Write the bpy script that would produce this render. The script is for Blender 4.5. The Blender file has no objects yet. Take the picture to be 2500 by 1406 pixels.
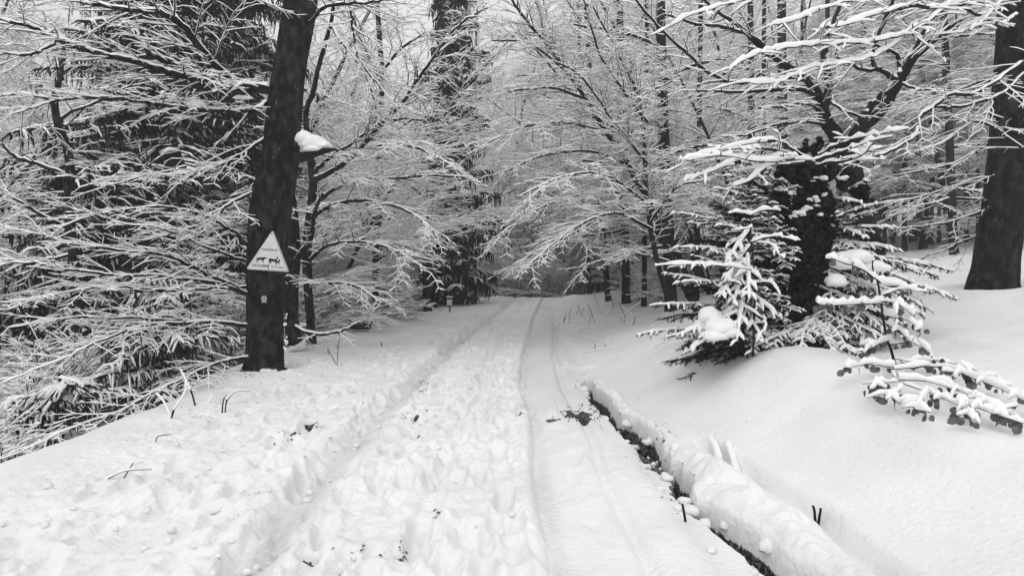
import bpy, math, random
import numpy as np
from mathutils import Vector, Matrix

# ------------------------------------------------------------------ camera, sky, sun, exposure
SC = bpy.context.scene
F = 1543.0            # focal length in pixels of the 2500 px wide photograph
PITCH = math.atan(83 / F)
CAM = np.array([0.0, 0.0, 1.6])
cam = bpy.data.objects.new('camera', bpy.data.cameras.new('camera'))
SC.collection.objects.link(cam)
cam.location = CAM
cam.rotation_euler = (math.pi / 2 - PITCH, 0, 0)
cam.data.sensor_width = 36
cam.data.lens = 36 * F / 2500
cam.data.clip_end = 900
SC.camera = cam

SUN_EL, SUN_AZ = math.radians(58), math.radians(200)   # azimuth measured from +Y towards +X
W = bpy.data.worlds.new('World'); SC.world = W; W.use_nodes = True
nt = W.node_tree; nt.nodes.clear()
sky = nt.nodes.new('ShaderNodeTexSky'); sky.sky_type = 'NISHITA'; sky.sun_disc = False
sky.sun_elevation = SUN_EL; sky.sun_rotation = SUN_AZ; sky.dust_density = 6.0; sky.air_density = 1.0
bw = nt.nodes.new('ShaderNodeRGBToBW')
bg = nt.nodes.new('ShaderNodeBackground'); bg.inputs['Strength'].default_value = 0.15
wo = nt.nodes.new('ShaderNodeOutputWorld')
# closed grey-white cloud cover over the clear-sky model
wtc = nt.nodes.new('ShaderNodeTexCoord'); wn = nt.nodes.new('ShaderNodeTexNoise'); wn.inputs['Scale'].default_value = 2.5; wn.inputs['Detail'].default_value = 4
wr = nt.nodes.new('ShaderNodeMapRange'); wr.inputs['From Min'].default_value = .3; wr.inputs['From Max'].default_value = .7
wr.inputs['To Min'].default_value = 6.2; wr.inputs['To Max'].default_value = 8.2
wm = nt.nodes.new('ShaderNodeMix'); wm.data_type = 'FLOAT'; wm.inputs['Factor'].default_value = .88
nt.links.new(wtc.outputs['Generated'], wn.inputs['Vector']); nt.links.new(wn.outputs['Fac'], wr.inputs['Value'])
nt.links.new(sky.outputs[0], bw.inputs[0]); nt.links.new(bw.outputs[0], wm.inputs['A']); nt.links.new(wr.outputs[0], wm.inputs['B'])
nt.links.new(wm.outputs[0], bg.inputs['Color'])
nt.links.new(bg.outputs[0], wo.inputs['Surface'])
sun = bpy.data.objects.new('sun', bpy.data.lights.new('sun', 'SUN'))
SC.collection.objects.link(sun)
sun.data.energy = 0.5; sun.data.angle = math.radians(35); sun.data.color = (1, 0.99, 0.98)
sd = Vector((math.sin(SUN_AZ) * math.cos(SUN_EL), math.cos(SUN_AZ) * math.cos(SUN_EL), math.sin(SUN_EL)))
sun.rotation_euler = sd.to_track_quat('Z', 'Y').to_euler()
SC.view_settings.view_transform = 'Standard'; SC.view_settings.look = 'None'
SC.view_settings.exposure = 0.39; SC.view_settings.gamma = 1.0
SC.cycles.max_bounces = 8; SC.cycles.diffuse_bounces = 7; SC.cycles.glossy_bounces = 1
SC.cycles.use_denoising = True

random.seed(7); RN = np.random.RandomState(11)
R = random.random
def U(a, b): return a + (b - a) * random.random()

# ------------------------------------------------------------------ materials (a black and white world)
def mat(name, col, rough=0.8, spec=0.25, col2=None, scale=8.0, detail=4, bump=0.0, bscale=None, lo=0.4, hi=0.6, stretch=None):
    m = bpy.data.materials.new(name); m.use_nodes = True
    n = m.node_tree.nodes; l = m.node_tree.links
    b = n['Principled BSDF']
    b.inputs['Base Color'].default_value = (*col, 1); b.inputs['Roughness'].default_value = rough
    b.inputs['Specular IOR Level'].default_value = spec
    tc = n.new('ShaderNodeTexCoord'); mp = n.new('ShaderNodeMapping')
    if stretch: mp.inputs['Scale'].default_value = stretch
    l.new(tc.outputs['Object'], mp.inputs[0])
    if col2:
        t = n.new('ShaderNodeTexNoise'); t.inputs['Scale'].default_value = scale; t.inputs['Detail'].default_value = detail
        r = n.new('ShaderNodeValToRGB'); r.color_ramp.elements[0].position = lo; r.color_ramp.elements[1].position = hi
        r.color_ramp.elements[0].color = (*col, 1); r.color_ramp.elements[1].color = (*col2, 1)
        l.new(mp.outputs[0], t.inputs['Vector']); l.new(t.outputs['Fac'], r.inputs[0]); l.new(r.outputs[0], b.inputs['Base Color'])
    if bump:
        t = n.new('ShaderNodeTexNoise'); t.inputs['Scale'].default_value = bscale or scale; t.inputs['Detail'].default_value = 5
        bp = n.new('ShaderNodeBump'); bp.inputs['Strength'].default_value = 1.0; bp.inputs['Distance'].default_value = bump
        l.new(mp.outputs[0], t.inputs['Vector']); l.new(t.outputs['Fac'], bp.inputs['Height']); l.new(bp.outputs[0], b.inputs['Normal'])
    return m
def g(v, k=1.0): return (v * 0.992, v, v * 1.008)
SNOW = mat('snow', g(0.88), 0.7, 0.2, bump=0.012, bscale=14)
SNOWT = mat('snow_on_twigs', g(0.92), 0.8, 0.1)
BARK = mat('bark', g(0.012), 0.9, 0.1, g(0.035), 3.0, 6, bump=0.02, bscale=30, lo=0.45, hi=0.75, stretch=(1, 1, 0.3))
def flecks(m, sc, th, col):
    n = m.node_tree.nodes; l = m.node_tree.links; b = n['Principled BSDF']; src = b.inputs['Base Color'].links[0].from_socket
    tc = n.new('ShaderNodeTexCoord'); mp = n.new('ShaderNodeMapping'); mp.inputs['Scale'].default_value = (1, 1, .45); l.new(tc.outputs['Object'], mp.inputs[0])
    t = n.new('ShaderNodeTexNoise'); t.inputs['Scale'].default_value = sc; t.inputs['Detail'].default_value = 6; t.inputs['Roughness'].default_value = .7; l.new(mp.outputs[0], t.inputs['Vector'])
    r = n.new('ShaderNodeValToRGB'); r.color_ramp.elements[0].position = th; r.color_ramp.elements[1].position = th + .06; l.new(t.outputs['Fac'], r.inputs[0])
    x = n.new('ShaderNodeMix'); x.data_type = 'RGBA'; l.new(r.outputs[0], x.inputs['Factor']); l.new(src, x.inputs['A']); x.inputs['B'].default_value = (*col, 1); l.new(x.outputs['Result'], b.inputs['Base Color'])
BARKT = mat('bark_twigs', g(0.022), 0.85, 0.1)
BEECH = mat('beech_bark', g(0.007), 0.9, 0.08, g(0.050), 11.0, 12, bump=0.03, bscale=40, lo=0.44, hi=0.74, stretch=(1, 1, 0.5))
flecks(BEECH, 16, .62, g(.14)); flecks(BARK, 14, .62, g(.07))
NEEDLE = mat('needles', g(0.012), 0.8, 0.1)
IVY = mat('ivy_leaf', g(0.010), 0.6, 0.25)
LEAF = mat('dry_leaf', g(0.07), 0.8, 0.2, g(0.16), 20)
SOIL = mat('soil', g(0.02), 0.9, 0.2, g(0.16), 22, 6, bump=0.02, bscale=50, lo=0.5, hi=0.66)
WATER = mat('ditch_water', g(0.008), 0.15, 0.5)
PLATE = mat('sign_plate', g(0.70), 0.5, 0.3, g(0.60), 5, lo=0.45, hi=0.7)
RIM = mat('sign_rim', g(0.42), 0.5, 0.3)
INK = mat('ink', g(0.012), 0.6, 0.2)
WHITE = mat('white_paint', g(0.75), 0.6, 0.2)
WOOD = mat('post_wood', g(0.03), 0.8, 0.2, g(0.06), 12)
ROCKM = mat('rock', g(0.02), 0.8, 0.2, g(0.05), 9, bump=0.02)

# ------------------------------------------------------------------ helpers
def link(o): SC.collection.objects.link(o); return o
def mesh(name, V, Fq, mats, mi=None, parent=None, smooth=True, loc=(0, 0, 0), tri=False):
    """V (n,3) array, Fq (m,k) array of faces."""
    V = np.asarray(V, dtype=np.float32); Fq = np.asarray(Fq, dtype=np.int32)
    me = bpy.data.meshes.new(name)
    k = Fq.shape[1]
    me.vertices.add(len(V)); me.vertices.foreach_set('co', (V - np.asarray(loc, dtype=np.float32)).ravel())
    me.loops.add(Fq.size); me.loops.foreach_set('vertex_index', Fq.ravel())
    me.polygons.add(len(Fq)); me.polygons.foreach_set('loop_start', np.arange(len(Fq), dtype=np.int32) * k)
    me.polygons.foreach_set('loop_total', np.full(len(Fq), k, dtype=np.int32))
    for m in mats: me.materials.append(m)
    if mi is not None: me.polygons.foreach_set('material_index', np.asarray(mi, dtype=np.int32))
    me.polygons.foreach_set('use_smooth', np.full(len(Fq), smooth))
    me.update(calc_edges=True); me.validate()
    o = link(bpy.data.objects.new(name, me))
    if parent is not None: o.parent = parent
    else: o.location = loc
    return o
def thing(name, label, cat, loc=(0, 0, 0), group=None):
    o = link(bpy.data.objects.new(name, None)); o.location = loc
    o['label'] = label; o['category'] = cat
    if group: o['group'] = group
    return o
def tag(o, label, cat, group=None):
    o['label'] = label; o['category'] = cat
    if group: o['group'] = group
    return o
def dup(root, loc, rz=0, s=1.0, label=None):
    r = root.copy(); link(r); r.location = loc; r.rotation_euler = (0, 0, rz); r.scale = (s, s, s)
    if label: r['label'] = label
    for ch in root.children:
        c = ch.copy(); link(c); c.parent = r
    return r
def PX(px, py, Y):
    """the point at forward distance Y (world y) seen at photo pixel px, py"""
    a = (px - 1250) / F; b = (703 - py) / F
    dy = math.cos(PITCH) + b * math.sin(PITCH); dz = -math.sin(PITCH) + b * math.cos(PITCH)
    k = Y / dy
    return (a * k, Y, CAM[2] + dz * k)

# value noise
_T = RN.rand(256, 256)
def vn(x, y):
    x = np.asarray(x, float); y = np.asarray(y, float)
    xi = np.floor(x).astype(int); yi = np.floor(y).astype(int); fx = x - xi; fy = y - yi
    fx = fx * fx * fx * (fx * (fx * 6 - 15) + 10); fy = fy * fy * fy * (fy * (fy * 6 - 15) + 10)
    a = _T[xi & 255, yi & 255]; b = _T[(xi + 1) & 255, yi & 255]; c = _T[xi & 255, (yi + 1) & 255]; d = _T[(xi + 1) & 255, (yi + 1) & 255]
    return (a + (b - a) * fx) * (1 - fy) + (c + (d - c) * fx) * fy
def fb(x, y, o=4, s=0.0):
    v = 0; a = 0.5; t = 0
    for i in range(o):
        v = v + a * vn(x * 2 ** i + 17.3 * i + s, y * 2 ** i + 9.1 * i + s); t += a; a *= 0.5
    return v / t
def ss(a, b, x):
    t = np.clip((np.asarray(x, float) - a) / (b - a), 0, 1); return t * t * (3 - 2 * t)
def ga(x, c, s): return np.exp(-((x - c) / s) ** 2)

# ------------------------------------------------------------------ the ground
def xl_edge(y):      # left shoulder where the bank falls away
    return np.interp(y, [0, 4, 9, 14, 17, 22, 30, 60], [-3.9, -3.75, -3.62, -3.6, -2.8, -1.5, -1.0, -1.0])
def ditch_x(y):
    return np.interp(y, [0, 3.1, 3.5, 4, 5, 6.3, 7.9, 9], [1.52, 1.46, 1.36, 1.22, 1.24, 1.05, 0.96, 0.95])
def crack_x(y):
    y = np.asarray(y, float); return ditch_x(y) + 0.06 * (fb(y * 3.1, y * 0 + 7, 3) - 0.5)
def base_h(x, y):
    x = np.asarray(x, float); y = np.asarray(y, float)
    h = 0.05 * (fb(x * 0.5, y * 0.5, 3) - 0.5)
    e = xl_edge(y) + 0.5 * (fb(y * 0.8, x * 0.0 + 3.0, 2) - 0.5)
    d = e - x
    h = h - 1.15 * ss(-0.1, 2.4, d) - 0.03 * np.clip(d - 2, 0, 30)
    # crest of the way, ground falling beyond it
    hw = 1 - ss(2.5, 8.0, x)
    h = h - hw * (0.11 * np.clip(y - 23.2, 0, 40) * ss(22, 26, y))
    # right bank
    A = np.interp(y, [0, 6, 9, 14, 20, 30], [0.50, 0.46, 0.34, 0.18, 0.14, 0.1])
    st = np.interp(y, [0, 3, 5, 7, 9, 14, 21, 30], [1.95, 1.92, 1.68, 1.35, 1.2, 1.6, 1.7, 2.4])
    u = x - st
    h = h + A * ss(-0.05, 1.15, u) + 0.150 * ss(3.5, 9.5, y) * np.clip(u - 1.0, 0, 9) + 0.07 * np.clip(u - 10.0, 0, 60)
    h = h + ss(3, 12, x) * 0.012 * np.clip(y - 10, 0, 100)
    h = h + 0.24 * ga(x, 2.75, 0.62) * ga(y, 6.0, 0.75) + 0.15 * ga(x, 2.2, 0.4) * ga(y, 7.8, 0.7)
    h = h - 0.15 * ga(x, 3.6, 0.8) * ga(y, 7.7, 0.8) + 0.22 * ga(x, 2.0, 0.55) * ga(y, 20.8, 1.4)
    for tx_, ty_ in ((-3.36, 8.62), (7.27, 9.5)):
        q_ = np.sqrt((x - tx_) ** 2 + (y - ty_) ** 2); h = h + 0.10 * ga(q_, .65, .35) - .05 * ga(q_, .2, .22)
    h = h + 0.20 * (fb(x * 0.22, y * 0.22, 3, 5.0) - 0.5) * ss(2.6, 6, np.abs(x - 0.0))
    return h
def ruts(x, y):
    xl = np.interp(y, [3, 4, 6.5, 11, 17, 24], [-1.42, -1.44, -1.36, -1.1, -0.5, 0.1]) + 0.10 * (fb(y * 0.8, y * 0 + 1, 3) - 0.5)
    xr = np.interp(y, [3, 4.6, 6.2, 7.7, 9.9, 17.6, 24], [0.24, 0.18, 0.20, 0.12, 0.17, 0.68, 1.2]) + 0.05 * (fb(y * 0.7, y * 0 + 8, 3) - 0.5)
    xr2 = xr + np.interp(y, [3, 9, 12, 24], [0.9, 0.85, 0.55, 0.5])
    xm = np.interp(y, [3, 4.6, 6, 9, 20, 24], [-0.62, -0.5, -0.5, -0.42, 0.35, 0.7]) + 0.14 * (fb(y * 0.9, y * 0 + 5, 3) - 0.5)
    dq = x - xl
    r = -0.070 * np.where(dq < 0, np.exp(-(dq / 0.10) ** 2), np.exp(-(dq / 0.20) ** 2)) + 0.030 * ga(x, xl - 0.19, 0.08) + 0.02 * ga(x, xl + 0.30, 0.09)
    dl = x - xr
    r = r - 0.085 * np.where(dl < 0, np.exp(-(dl / 0.035) ** 2), np.exp(-(dl / 0.26) ** 2)) + 0.026 * ga(x, xr - 0.10, 0.06)
    r = r - 0.065 * ga(x, xm, 0.07) * (0.3 + 1.1 * fb(y * 1.3, y * 0 + 2, 2)) + 0.014 * ga(x, xm + 0.13, 0.06)
    r = r - 0.02 * ga(x, xr2, 0.06) + 0.012 * ga(x, xr2 + 0.12, 0.07)
    r = r - 0.03 * ga(x, xl + 0.42, 0.07) * ss(0.45, 0.6, fb(y * 0.9, y * 0 + 12, 2))
    r = r - 0.04 * ga(x, -2.15 + 0.16 * np.sin(y * 0.9), 0.16) * (1 - ss(5, 8, y))
    for xt in (xr + .05, xr2, xr + .5, xm, xl + .08): r = r + .0045 * np.sin(y * 105 + np.abs(x - xt) * 60) * ga(x, xt, .07) - .012 * ga(x, xr + .5, .05)
    return r, xr, xl, xr2
def full_h(x, y):
    h = base_h(x, y)
    r, xr, xl, xr2 = ruts(x, y)
    on = ss(-3.4, -2.9, x) * (1 - ss(0.9, 1.4, x)) * (1 - ss(21, 26, y))
    h = h + r * on
    soil = np.zeros_like(h)
    pk = on * np.maximum(0.9 * ga(x, xl + 0.06, 0.13), np.maximum(0.5 * ga(x, xr + 0.04, 0.07), 0.35 * ga(x, xr2, 0.10)))
    pk = np.maximum(pk, 0.35 * on * ss(0, .1, x - xr) * (1 - ss(-.1, .1, x - xr2)) * ss(5.5, 8, y)) * (.5 + fb(x * 5, y * 2, 3, 33))
    # trodden lumps
    trod = ss(-3.9, -3.2, x) * (1 - ss(-0.05, 0.22, x - xr)) + 0.35 * ss(0.25, 0.5, x - xr) * (1 - ss(5, 7.5, y)) * (1 - ss(0.9, 1.2, x))
    trod = trod * (1 - 0.5 * ss(8, 14, y))
    wx = x + 0.10 * (fb(x * 3, y * 3, 2) - 0.5); wy = y + 0.10 * (fb(x * 3, y * 3, 2, 31) - 0.5)
    b1 = np.abs(fb(wx * 2.9, wy * 1.9, 3, 3) - 0.5) * 2
    b2 = np.abs(fb(wx * 7.5, wy * 5.5, 3, 40) - 0.5) * 2
    b3 = fb(wx * 19, wy * 15, 2, 70) - 0.5
    h = h + trod * (-0.030 * (0.35 - b1) - 0.026 * (0.3 - b2) + 0.026 * b3 + 0.010 * (fb(wx * 42, wy * 34, 2, 90) - .5))
    # soft snow elsewhere
    off = 1 - np.clip(trod, 0, 1)
    h = h + off * (0.05 * (fb(x * 0.9, y * 0.9, 3, 9) - 0.5) + (0.010 - 0.006 * ss(1.8, 2.4, x)) * (fb(x * 4, y * 2.5, 3, 19) - 0.5) + 0.0035 * (fb(x * 16, y * 9, 2, 77) - 0.5))
    # wind/branch-drip ripples on the right bank
    rip = ss(1.4, 2.0, x) * (1 - ss(9, 12, y)) * ss(4.2, 5.6, y)
    h = h + rip * 0.018 * (fb(x * 1.0 + y * 1.0, (y - x * 0.6) * 3.4, 3, 55) - 0.5)
    # dug ditch with its dark crack
    wv = fb(y * 2.2, y * 0 + 4, 3); wv2 = fb(y * 9, x * 9, 2, 6)
    cx = crack_x(y)
    wid = np.interp(y, [0, 3.0, 3.5, 3.9, 4.7, 5.0, 5.6, 6.0, 6.5, 7.2, 7.5, 8.0, 8.2], [.12, .115, .075, .070, .075, .095, .17, .11, .10, .075, .06, .07, -0.03])
    wid = 0.70 * wid * (0.5 + 1.1 * wv) + 0.030 * (fb(y * 7.0, y * 0 + 5, 3, 6) - 0.5) - 0.05 * (y < 5.6) * ss(0.58, 0.68, fb(y * 3.4, y * 0 + 3, 2, 21))
    d = np.abs(x - cx) - wid
    cr = (1 - ss(-0.015, 0.040, d)) * (y < 8.3)
    h = h + 0.05 * ga(x, cx + wid + 0.09, 0.09) * (y < 8.6) * (0.5 + fb(x * 11, y * 11, 2, 3)) - 0.06 * ga(x, cx - wid, 0.28) * (y < 9)
    # snow-covered log ridge between crack and groove
    rg = ss(-0.02, 0.26, x - cx - wid) * (1 - ss(5.05, 5.3, y + 1.0 * (x - 1.45)))
    gx = np.interp(y, [0, 3.05, 3.7, 4.4, 5.1, 5.6], [1.90, 1.87, 1.86, 1.74, 1.62, 1.52]) + 0.03 * (fb(y * 4, y * 0, 2, 14) - 0.5)
    h = h + (0.115 * rg * (1 - ss(-0.30, -0.02, x - gx)) * (0.25 + 1.4 * fb(x * 3.2, y * 2.4, 3, 8)) + (1 - ss(-0.15, 0.0, x - gx)) * 0.07 * rg * (fb(x * 9, y * 9, 3, 18) - .5) + (1 - ss(-0.15, 0.0, x - gx)) * 0.035 * rg * np.abs(fb(x * 5, y * 5, 2, 28) - .5) * 2)
    h = h + 0.05 * ss(0.0, 0.10, x - gx) * (1 - ss(0.2, 0.7, x - gx)) * (1 - ss(5.2, 5.9, y))
    h = h - (0.02 + 0.14 * fb(y * 2.2, y * 0 + 2, 2, 9)) * ga(x, gx + 0.02, 0.045) * (1 - ss(5.1, 5.5, y))
    h = h - 0.26 * cr
    soil = np.maximum(soil, ss(0.42, 0.62, cr + 0.06 * (fb(x * 14, y * 14, 3, 61) - .5)))
    # bare leaf litter patches
    def patch(px, py, sx, sy, th, z=0.0):
        nonlocal soil, h
        c = PX(px, py, 1.0)
        Y = 1.6 / -(c[2] - 1.6); X = c[0] * Y
        m = ga(x, X, sx) * ga(y, Y, sy)
        v = m * (0.4 + 1.2 * fb(x * 13, y * 13, 3, px * 0.1))
        k = ss(th, th + 0.14, v); soil = np.maximum(soil, k); h = h - 0.030 * k - 0.03 * m
    patch(1415, 1000, .17, .30, .42); patch(1350, 1008, .10, .12, .5); patch(1445, 960, .05, .25, .35)
    patch(1590, 1095, .10, .30, .35); patch(1660, 1185, .06, .22, .45); patch(1630, 1130, .08, .12, .45)
    patch(765, 1028, .10, .10, .62); patch(720, 1052, .16, .10, .66); patch(1030, 930, .06, .16, .66); patch(1005, 1012, .10, .08, .62)
    patch(985, 1345, .05, .04, .5); patch(745, 1335, .09, .05, .68); patch(1270, 1012, .05, .05, .6); patch(1070, 1250, .04, .05, .6)
    patch(690, 1310, .07, .04, .68); patch(835, 1380, .05, .03, .66); patch(1015, 1060, .05, .10, .66)
    # boot prints
    for (fx, fy, fr, dp) in FEET:
        m = (np.abs(x - fx) < 0.35) & (np.abs(y - fy) < 0.45)
        xs, ys = x[m] - fx, y[m] - fy
        c, s = math.cos(fr), math.sin(fr)
        a = (xs * c + ys * s) / 0.055; b = (-xs * s + ys * c) / 0.15
        q = a ** 4 + b ** 4
        h[m] += -dp * np.exp(-q * 0.7) + 0.35 * dp * np.exp(-((np.sqrt(a * a + b * b) - 1.55) / 0.35) ** 2)
    return h, soil, pk
FEET = []
for i in range(640):
    y = 2.4 + 15 * R() ** 1.3
    t = random.choice([-2.7, -2.3, -1.9, -1.45, -1.0, -0.75, -0.5, -0.3, -0.05]) + random.gauss(0, 0.13)
    if y > 9: t = t * 0.8 + 0.2
    FEET.append((t, y, random.gauss(0.05, 0.3), U(0.018, 0.048)))
for i in range(22): FEET.append((0.55 + random.gauss(0, .15), 2.6 + 4 * R(), random.gauss(0, .2), U(.006, .016)))
def spaced(a, b, d0, grow, dmax=8):
    v = [a]; d = d0
    while v[-1] < b: v.append(v[-1] + d); d = min(d * grow, dmax)
    return v
xs = np.array([-t for t in spaced(4.2, 200, .03, 1.05)][::-1] + list(np.arange(-4.17, 0.9, 0.0135)) + list(np.arange(0.9, 1.44, 0.006)) + list(np.arange(1.44, 4.2, 0.0135)) + spaced(4.22, 220, .03, 1.045))
ys = np.array(list(-np.array(spaced(2.0, 60, .3, 1.3)))[::-1] + list(np.arange(-1.8, 2.3, .15)) + list(np.arange(2.32, 7.5, .0145)) + spaced(7.515, 330, .016, 1.018, 9))
GX, GY = np.meshgrid(xs, ys)
GX = GX + (crack_x(np.clip(GY, 2, 9)) - 1.15) * np.exp(-((GX - 1.15) / .6) ** 2) * (1 - ss(8.5, 10.5, GY))
GZ, GS, GP = full_h(GX.ravel().copy(), GY.ravel().copy())
nx, ny = len(xs), len(ys)
V = np.stack([GX.ravel(), GY.ravel(), GZ], 1)
ii = (np.arange(ny - 1)[:, None] * nx + np.arange(nx - 1)[None, :]).ravel()
Fq = np.stack([ii, ii + 1, ii + nx + 1, ii + nx], 1)
ground = mesh('ground', V, Fq, [SNOW], None)
ground['kind'] = 'structure'; ground['label'] = 'trodden snow covering the forest track and its banks'
at = ground.data.attributes.new('soil', 'FLOAT', 'POINT'); at.data.foreach_set('value', GS.astype(np.float32))
at = ground.data.attributes.new('packed', 'FLOAT', 'POINT'); at.data.foreach_set('value', GP.astype(np.float32))
gm = bpy.data.materials.new('snow_ground'); gm.use_nodes = True
n = gm.node_tree.nodes; l = gm.node_tree.links; b = n['Principled BSDF']
b.inputs['Roughness'].default_value = 0.75; b.inputs['Specular IOR Level'].default_value = 0.15
atn = n.new('ShaderNodeAttribute'); atn.attribute_name = 'soil'
tc = n.new('ShaderNodeTexCoord')
def noise(s, d, v=None):
    t = n.new('ShaderNodeTexNoise'); t.inputs['Scale'].default_value = s; t.inputs['Detail'].default_value = d
    l.new(tc.outputs['Object'], t.inputs['Vector']); return t
n1 = noise(38, 5); r1 = n.new('ShaderNodeValToRGB'); r1.color_ramp.elements[0].position = .45; r1.color_ramp.elements[1].position = .66
r1.color_ramp.elements[0].color = (.016, .016, .016, 1); r1.color_ramp.elements[1].color = (.20, .20, .20, 1); l.new(n1.outputs['Fac'], r1.inputs[0])
n2 = noise(55, 4); ad = n.new('ShaderNodeMath'); ad.operation = 'MULTIPLY_ADD'; ad.inputs[1].default_value = 0.6; l.new(n2.outputs['Fac'], ad.inputs[0]); 
sub = n.new('ShaderNodeMath'); sub.operation = 'SUBTRACT'; l.new(atn.outputs['Fac'], ad.inputs[2]); l.new(ad.outputs[0], sub.inputs[0]); sub.inputs[1].default_value = 0.30
rr = n.new('ShaderNodeValToRGB'); rr.color_ramp.elements[0].position = .42; rr.color_ramp.elements[1].position = .58; l.new(sub.outputs[0], rr.inputs[0])
mx = n.new('ShaderNodeMix'); mx.data_type = 'RGBA'; l.new(rr.outputs[0], mx.inputs['Factor'])
n4 = noise(1.3, 4); r4 = n.new('ShaderNodeValToRGB'); r4.color_ramp.elements[0].color = (*g(.76), 1); r4.color_ramp.elements[1].color = (*g(.83), 1)
r4.color_ramp.elements[0].position = .35; r4.color_ramp.elements[1].position = .6; l.new(n4.outputs['Fac'], r4.inputs[0])
pa = n.new('ShaderNodeAttribute'); pa.attribute_name = 'packed'; pm = n.new('ShaderNodeMix'); pm.data_type = 'RGBA'
l.new(pa.outputs['Fac'], pm.inputs['Factor']); l.new(r4.outputs[0], pm.inputs['A']); pm.inputs['B'].default_value = (*g(.60), 1)   # snow pressed wet by wheels
l.new(pm.outputs['Result'], mx.inputs['A']); l.new(r1.outputs[0], mx.inputs['B']); l.new(mx.outputs['Result'], b.inputs['Base Color'])
n3 = noise(26, 8); bp = n.new('ShaderNodeBump'); bp.inputs['Distance'].default_value = 0.016; bp.inputs['Strength'].default_value = 0.8
l.new(n3.outputs['Fac'], bp.inputs['Height']); l.new(bp.outputs[0], b.inputs['Normal'])
ground.data.materials[0] = gm
def HZ(x, y): return float(base_h(np.array([x]), np.array([y]))[0])

# trickle of dark water at the bottom of the crack
yy = np.arange(2.2, 8.0, 0.1); cx = ditch_x(yy)
V = np.concatenate([np.stack([cx - .2, yy, yy * 0 - .25], 1), np.stack([cx + .2, yy, yy * 0 - .25], 1)])
m_ = len(yy); i_ = np.arange(m_ - 1)
wa = mesh('water', V, np.stack([i_, i_ + m_, i_ + m_ + 1, i_ + 1], 1), [WATER]); wa['kind'] = 'structure'

# ------------------------------------------------------------------ branches
Z = (0.0, 0.0, 1.0)
def nrm(v):
    k = math.sqrt(v[0] * v[0] + v[1] * v[1] + v[2] * v[2]) or 1.0
    return (v[0] / k, v[1] / k, v[2] / k)
def cross(a, b): return (a[1] * b[2] - a[2] * b[1], a[2] * b[0] - a[0] * b[2], a[0] * b[1] - a[1] * b[0])

def strands(name, PL, parent=None, loc=(0, 0, 0), K=4, bark=None, snowm=None, lump=0.35, wide=1.0):
    """PL: list of (pts, radii, snow) polylines -> one mesh: dark underside, ridge of snow on top."""
    if not PL: return None
    P = np.concatenate([np.asarray(p, float) for p, r, s in PL])
    Rr = np.concatenate([np.asarray(r, float) for p, r, s in PL])
    S = np.concatenate([np.full(len(p), s) if np.isscalar(s) else np.asarray(s) for p, r, s in PL]).astype(float)
    L = np.array([len(p) for p, r, s in PL]); end = np.cumsum(L) - 1; st = end - L + 1
    T = np.empty_like(P); T[1:-1] = P[2:] - P[:-2]; T[st] = P[st + 1] - P[st]; T[end] = P[end] - P[end - 1]
    T /= np.linalg.norm(T, axis=1)[:, None] + 1e-9
    hz = np.sqrt(T[:, 0] ** 2 + T[:, 1] ** 2)
    side = np.stack([T[:, 1], -T[:, 0], np.zeros(len(T))], 1); ln = np.linalg.norm(side, axis=1)
    side[ln < 1e-3] = (1, 0, 0); side /= np.maximum(np.linalg.norm(side, axis=1), 1e-6)[:, None]
    up = np.cross(side, T); up[up[:, 2] < 0] *= -1
    S = S * np.clip((hz - 0.30) / 0.45, 0, 1) * (1 + lump * (RN.rand(len(S)) * 2 - 1) * 1.3)
    S = np.maximum(S, 0); tip = np.ones(len(S)); tip[end] = 0.45; S *= tip
    w = Rr * 1.0 + S * 0.34 * wide
    r = Rr; z0 = np.zeros_like(r)
    if K == 4:
        prof = [(z0, -r), (r * .95, -r * .05), (w, r * .1 + S * .32), (z0, r + S), (-w, r * .1 + S * .32), (-r * .95, -r * .05)]; dark = [1, 0, 0, 0, 0, 1]
    elif K == 3:
        prof = [(z0, -r), (w, r * .4 + S), (-w, r * .4 + S)]; dark = [1, 0, 1]
    else:
        w = r * .82 + S * .32 * wide
        prof = [(z0, -r), (r * .8, -r * .55), (r * .98, r * .1), (w, r * .55 + S * .30), (w * .68, r * .85 + S * .78), (z0, r + S),
                (-w * .68, r * .85 + S * .78), (-w, r * .55 + S * .30), (-r * .98, r * .1), (-r * .8, -r * .55)]
        thick = Rr > .010
        dark = [1, 1, 2, 0, 0, 0, 0, 2, 1, 1]
    k = len(prof)
    V = np.stack([P + side * a[:, None] + up * b[:, None] for a, b in prof], 1).reshape(-1, 3)
    keep = np.ones(len(P), bool); keep[end] = False; base = np.nonzero(keep)[0] * k
    Fs, M = [], []
    sn = (S[keep] > 0.25 * r[keep])
    for j in range(k):
        jn = (j + 1) % k
        Fs.append(np.stack([base + j, base + jn, base + k + jn, base + k + j], 1))
        M.append(np.zeros(len(base), int) if dark[j] == 1 else (sn & ~thick[keep]).astype(int) if dark[j] == 2 else sn.astype(int))
    # tip caps
    if k == 6 or k == 10:
        eb = end * k
        if k == 6:
            Fs.append(np.stack([eb + 1, eb + 2, eb + 4, eb + 5], 1)); M.append((S[end] > 0).astype(int))
        else:
            Fs.append(np.stack([eb, eb + 2, eb + 5, eb + 8], 1)); M.append((S[end] > 0).astype(int))
            Fs.append(np.stack([eb + 2, eb + 3, eb + 4, eb + 5], 1)); M.append((S[end] > 0).astype(int))
            Fs.append(np.stack([eb + 5, eb + 6, eb + 7, eb + 8], 1)); M.append((S[end] > 0).astype(int))
    return mesh(name, V, np.concatenate(Fs), [bark or BARKT, snowm or SNOWT], np.concatenate(M), parent, loc=loc)

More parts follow.
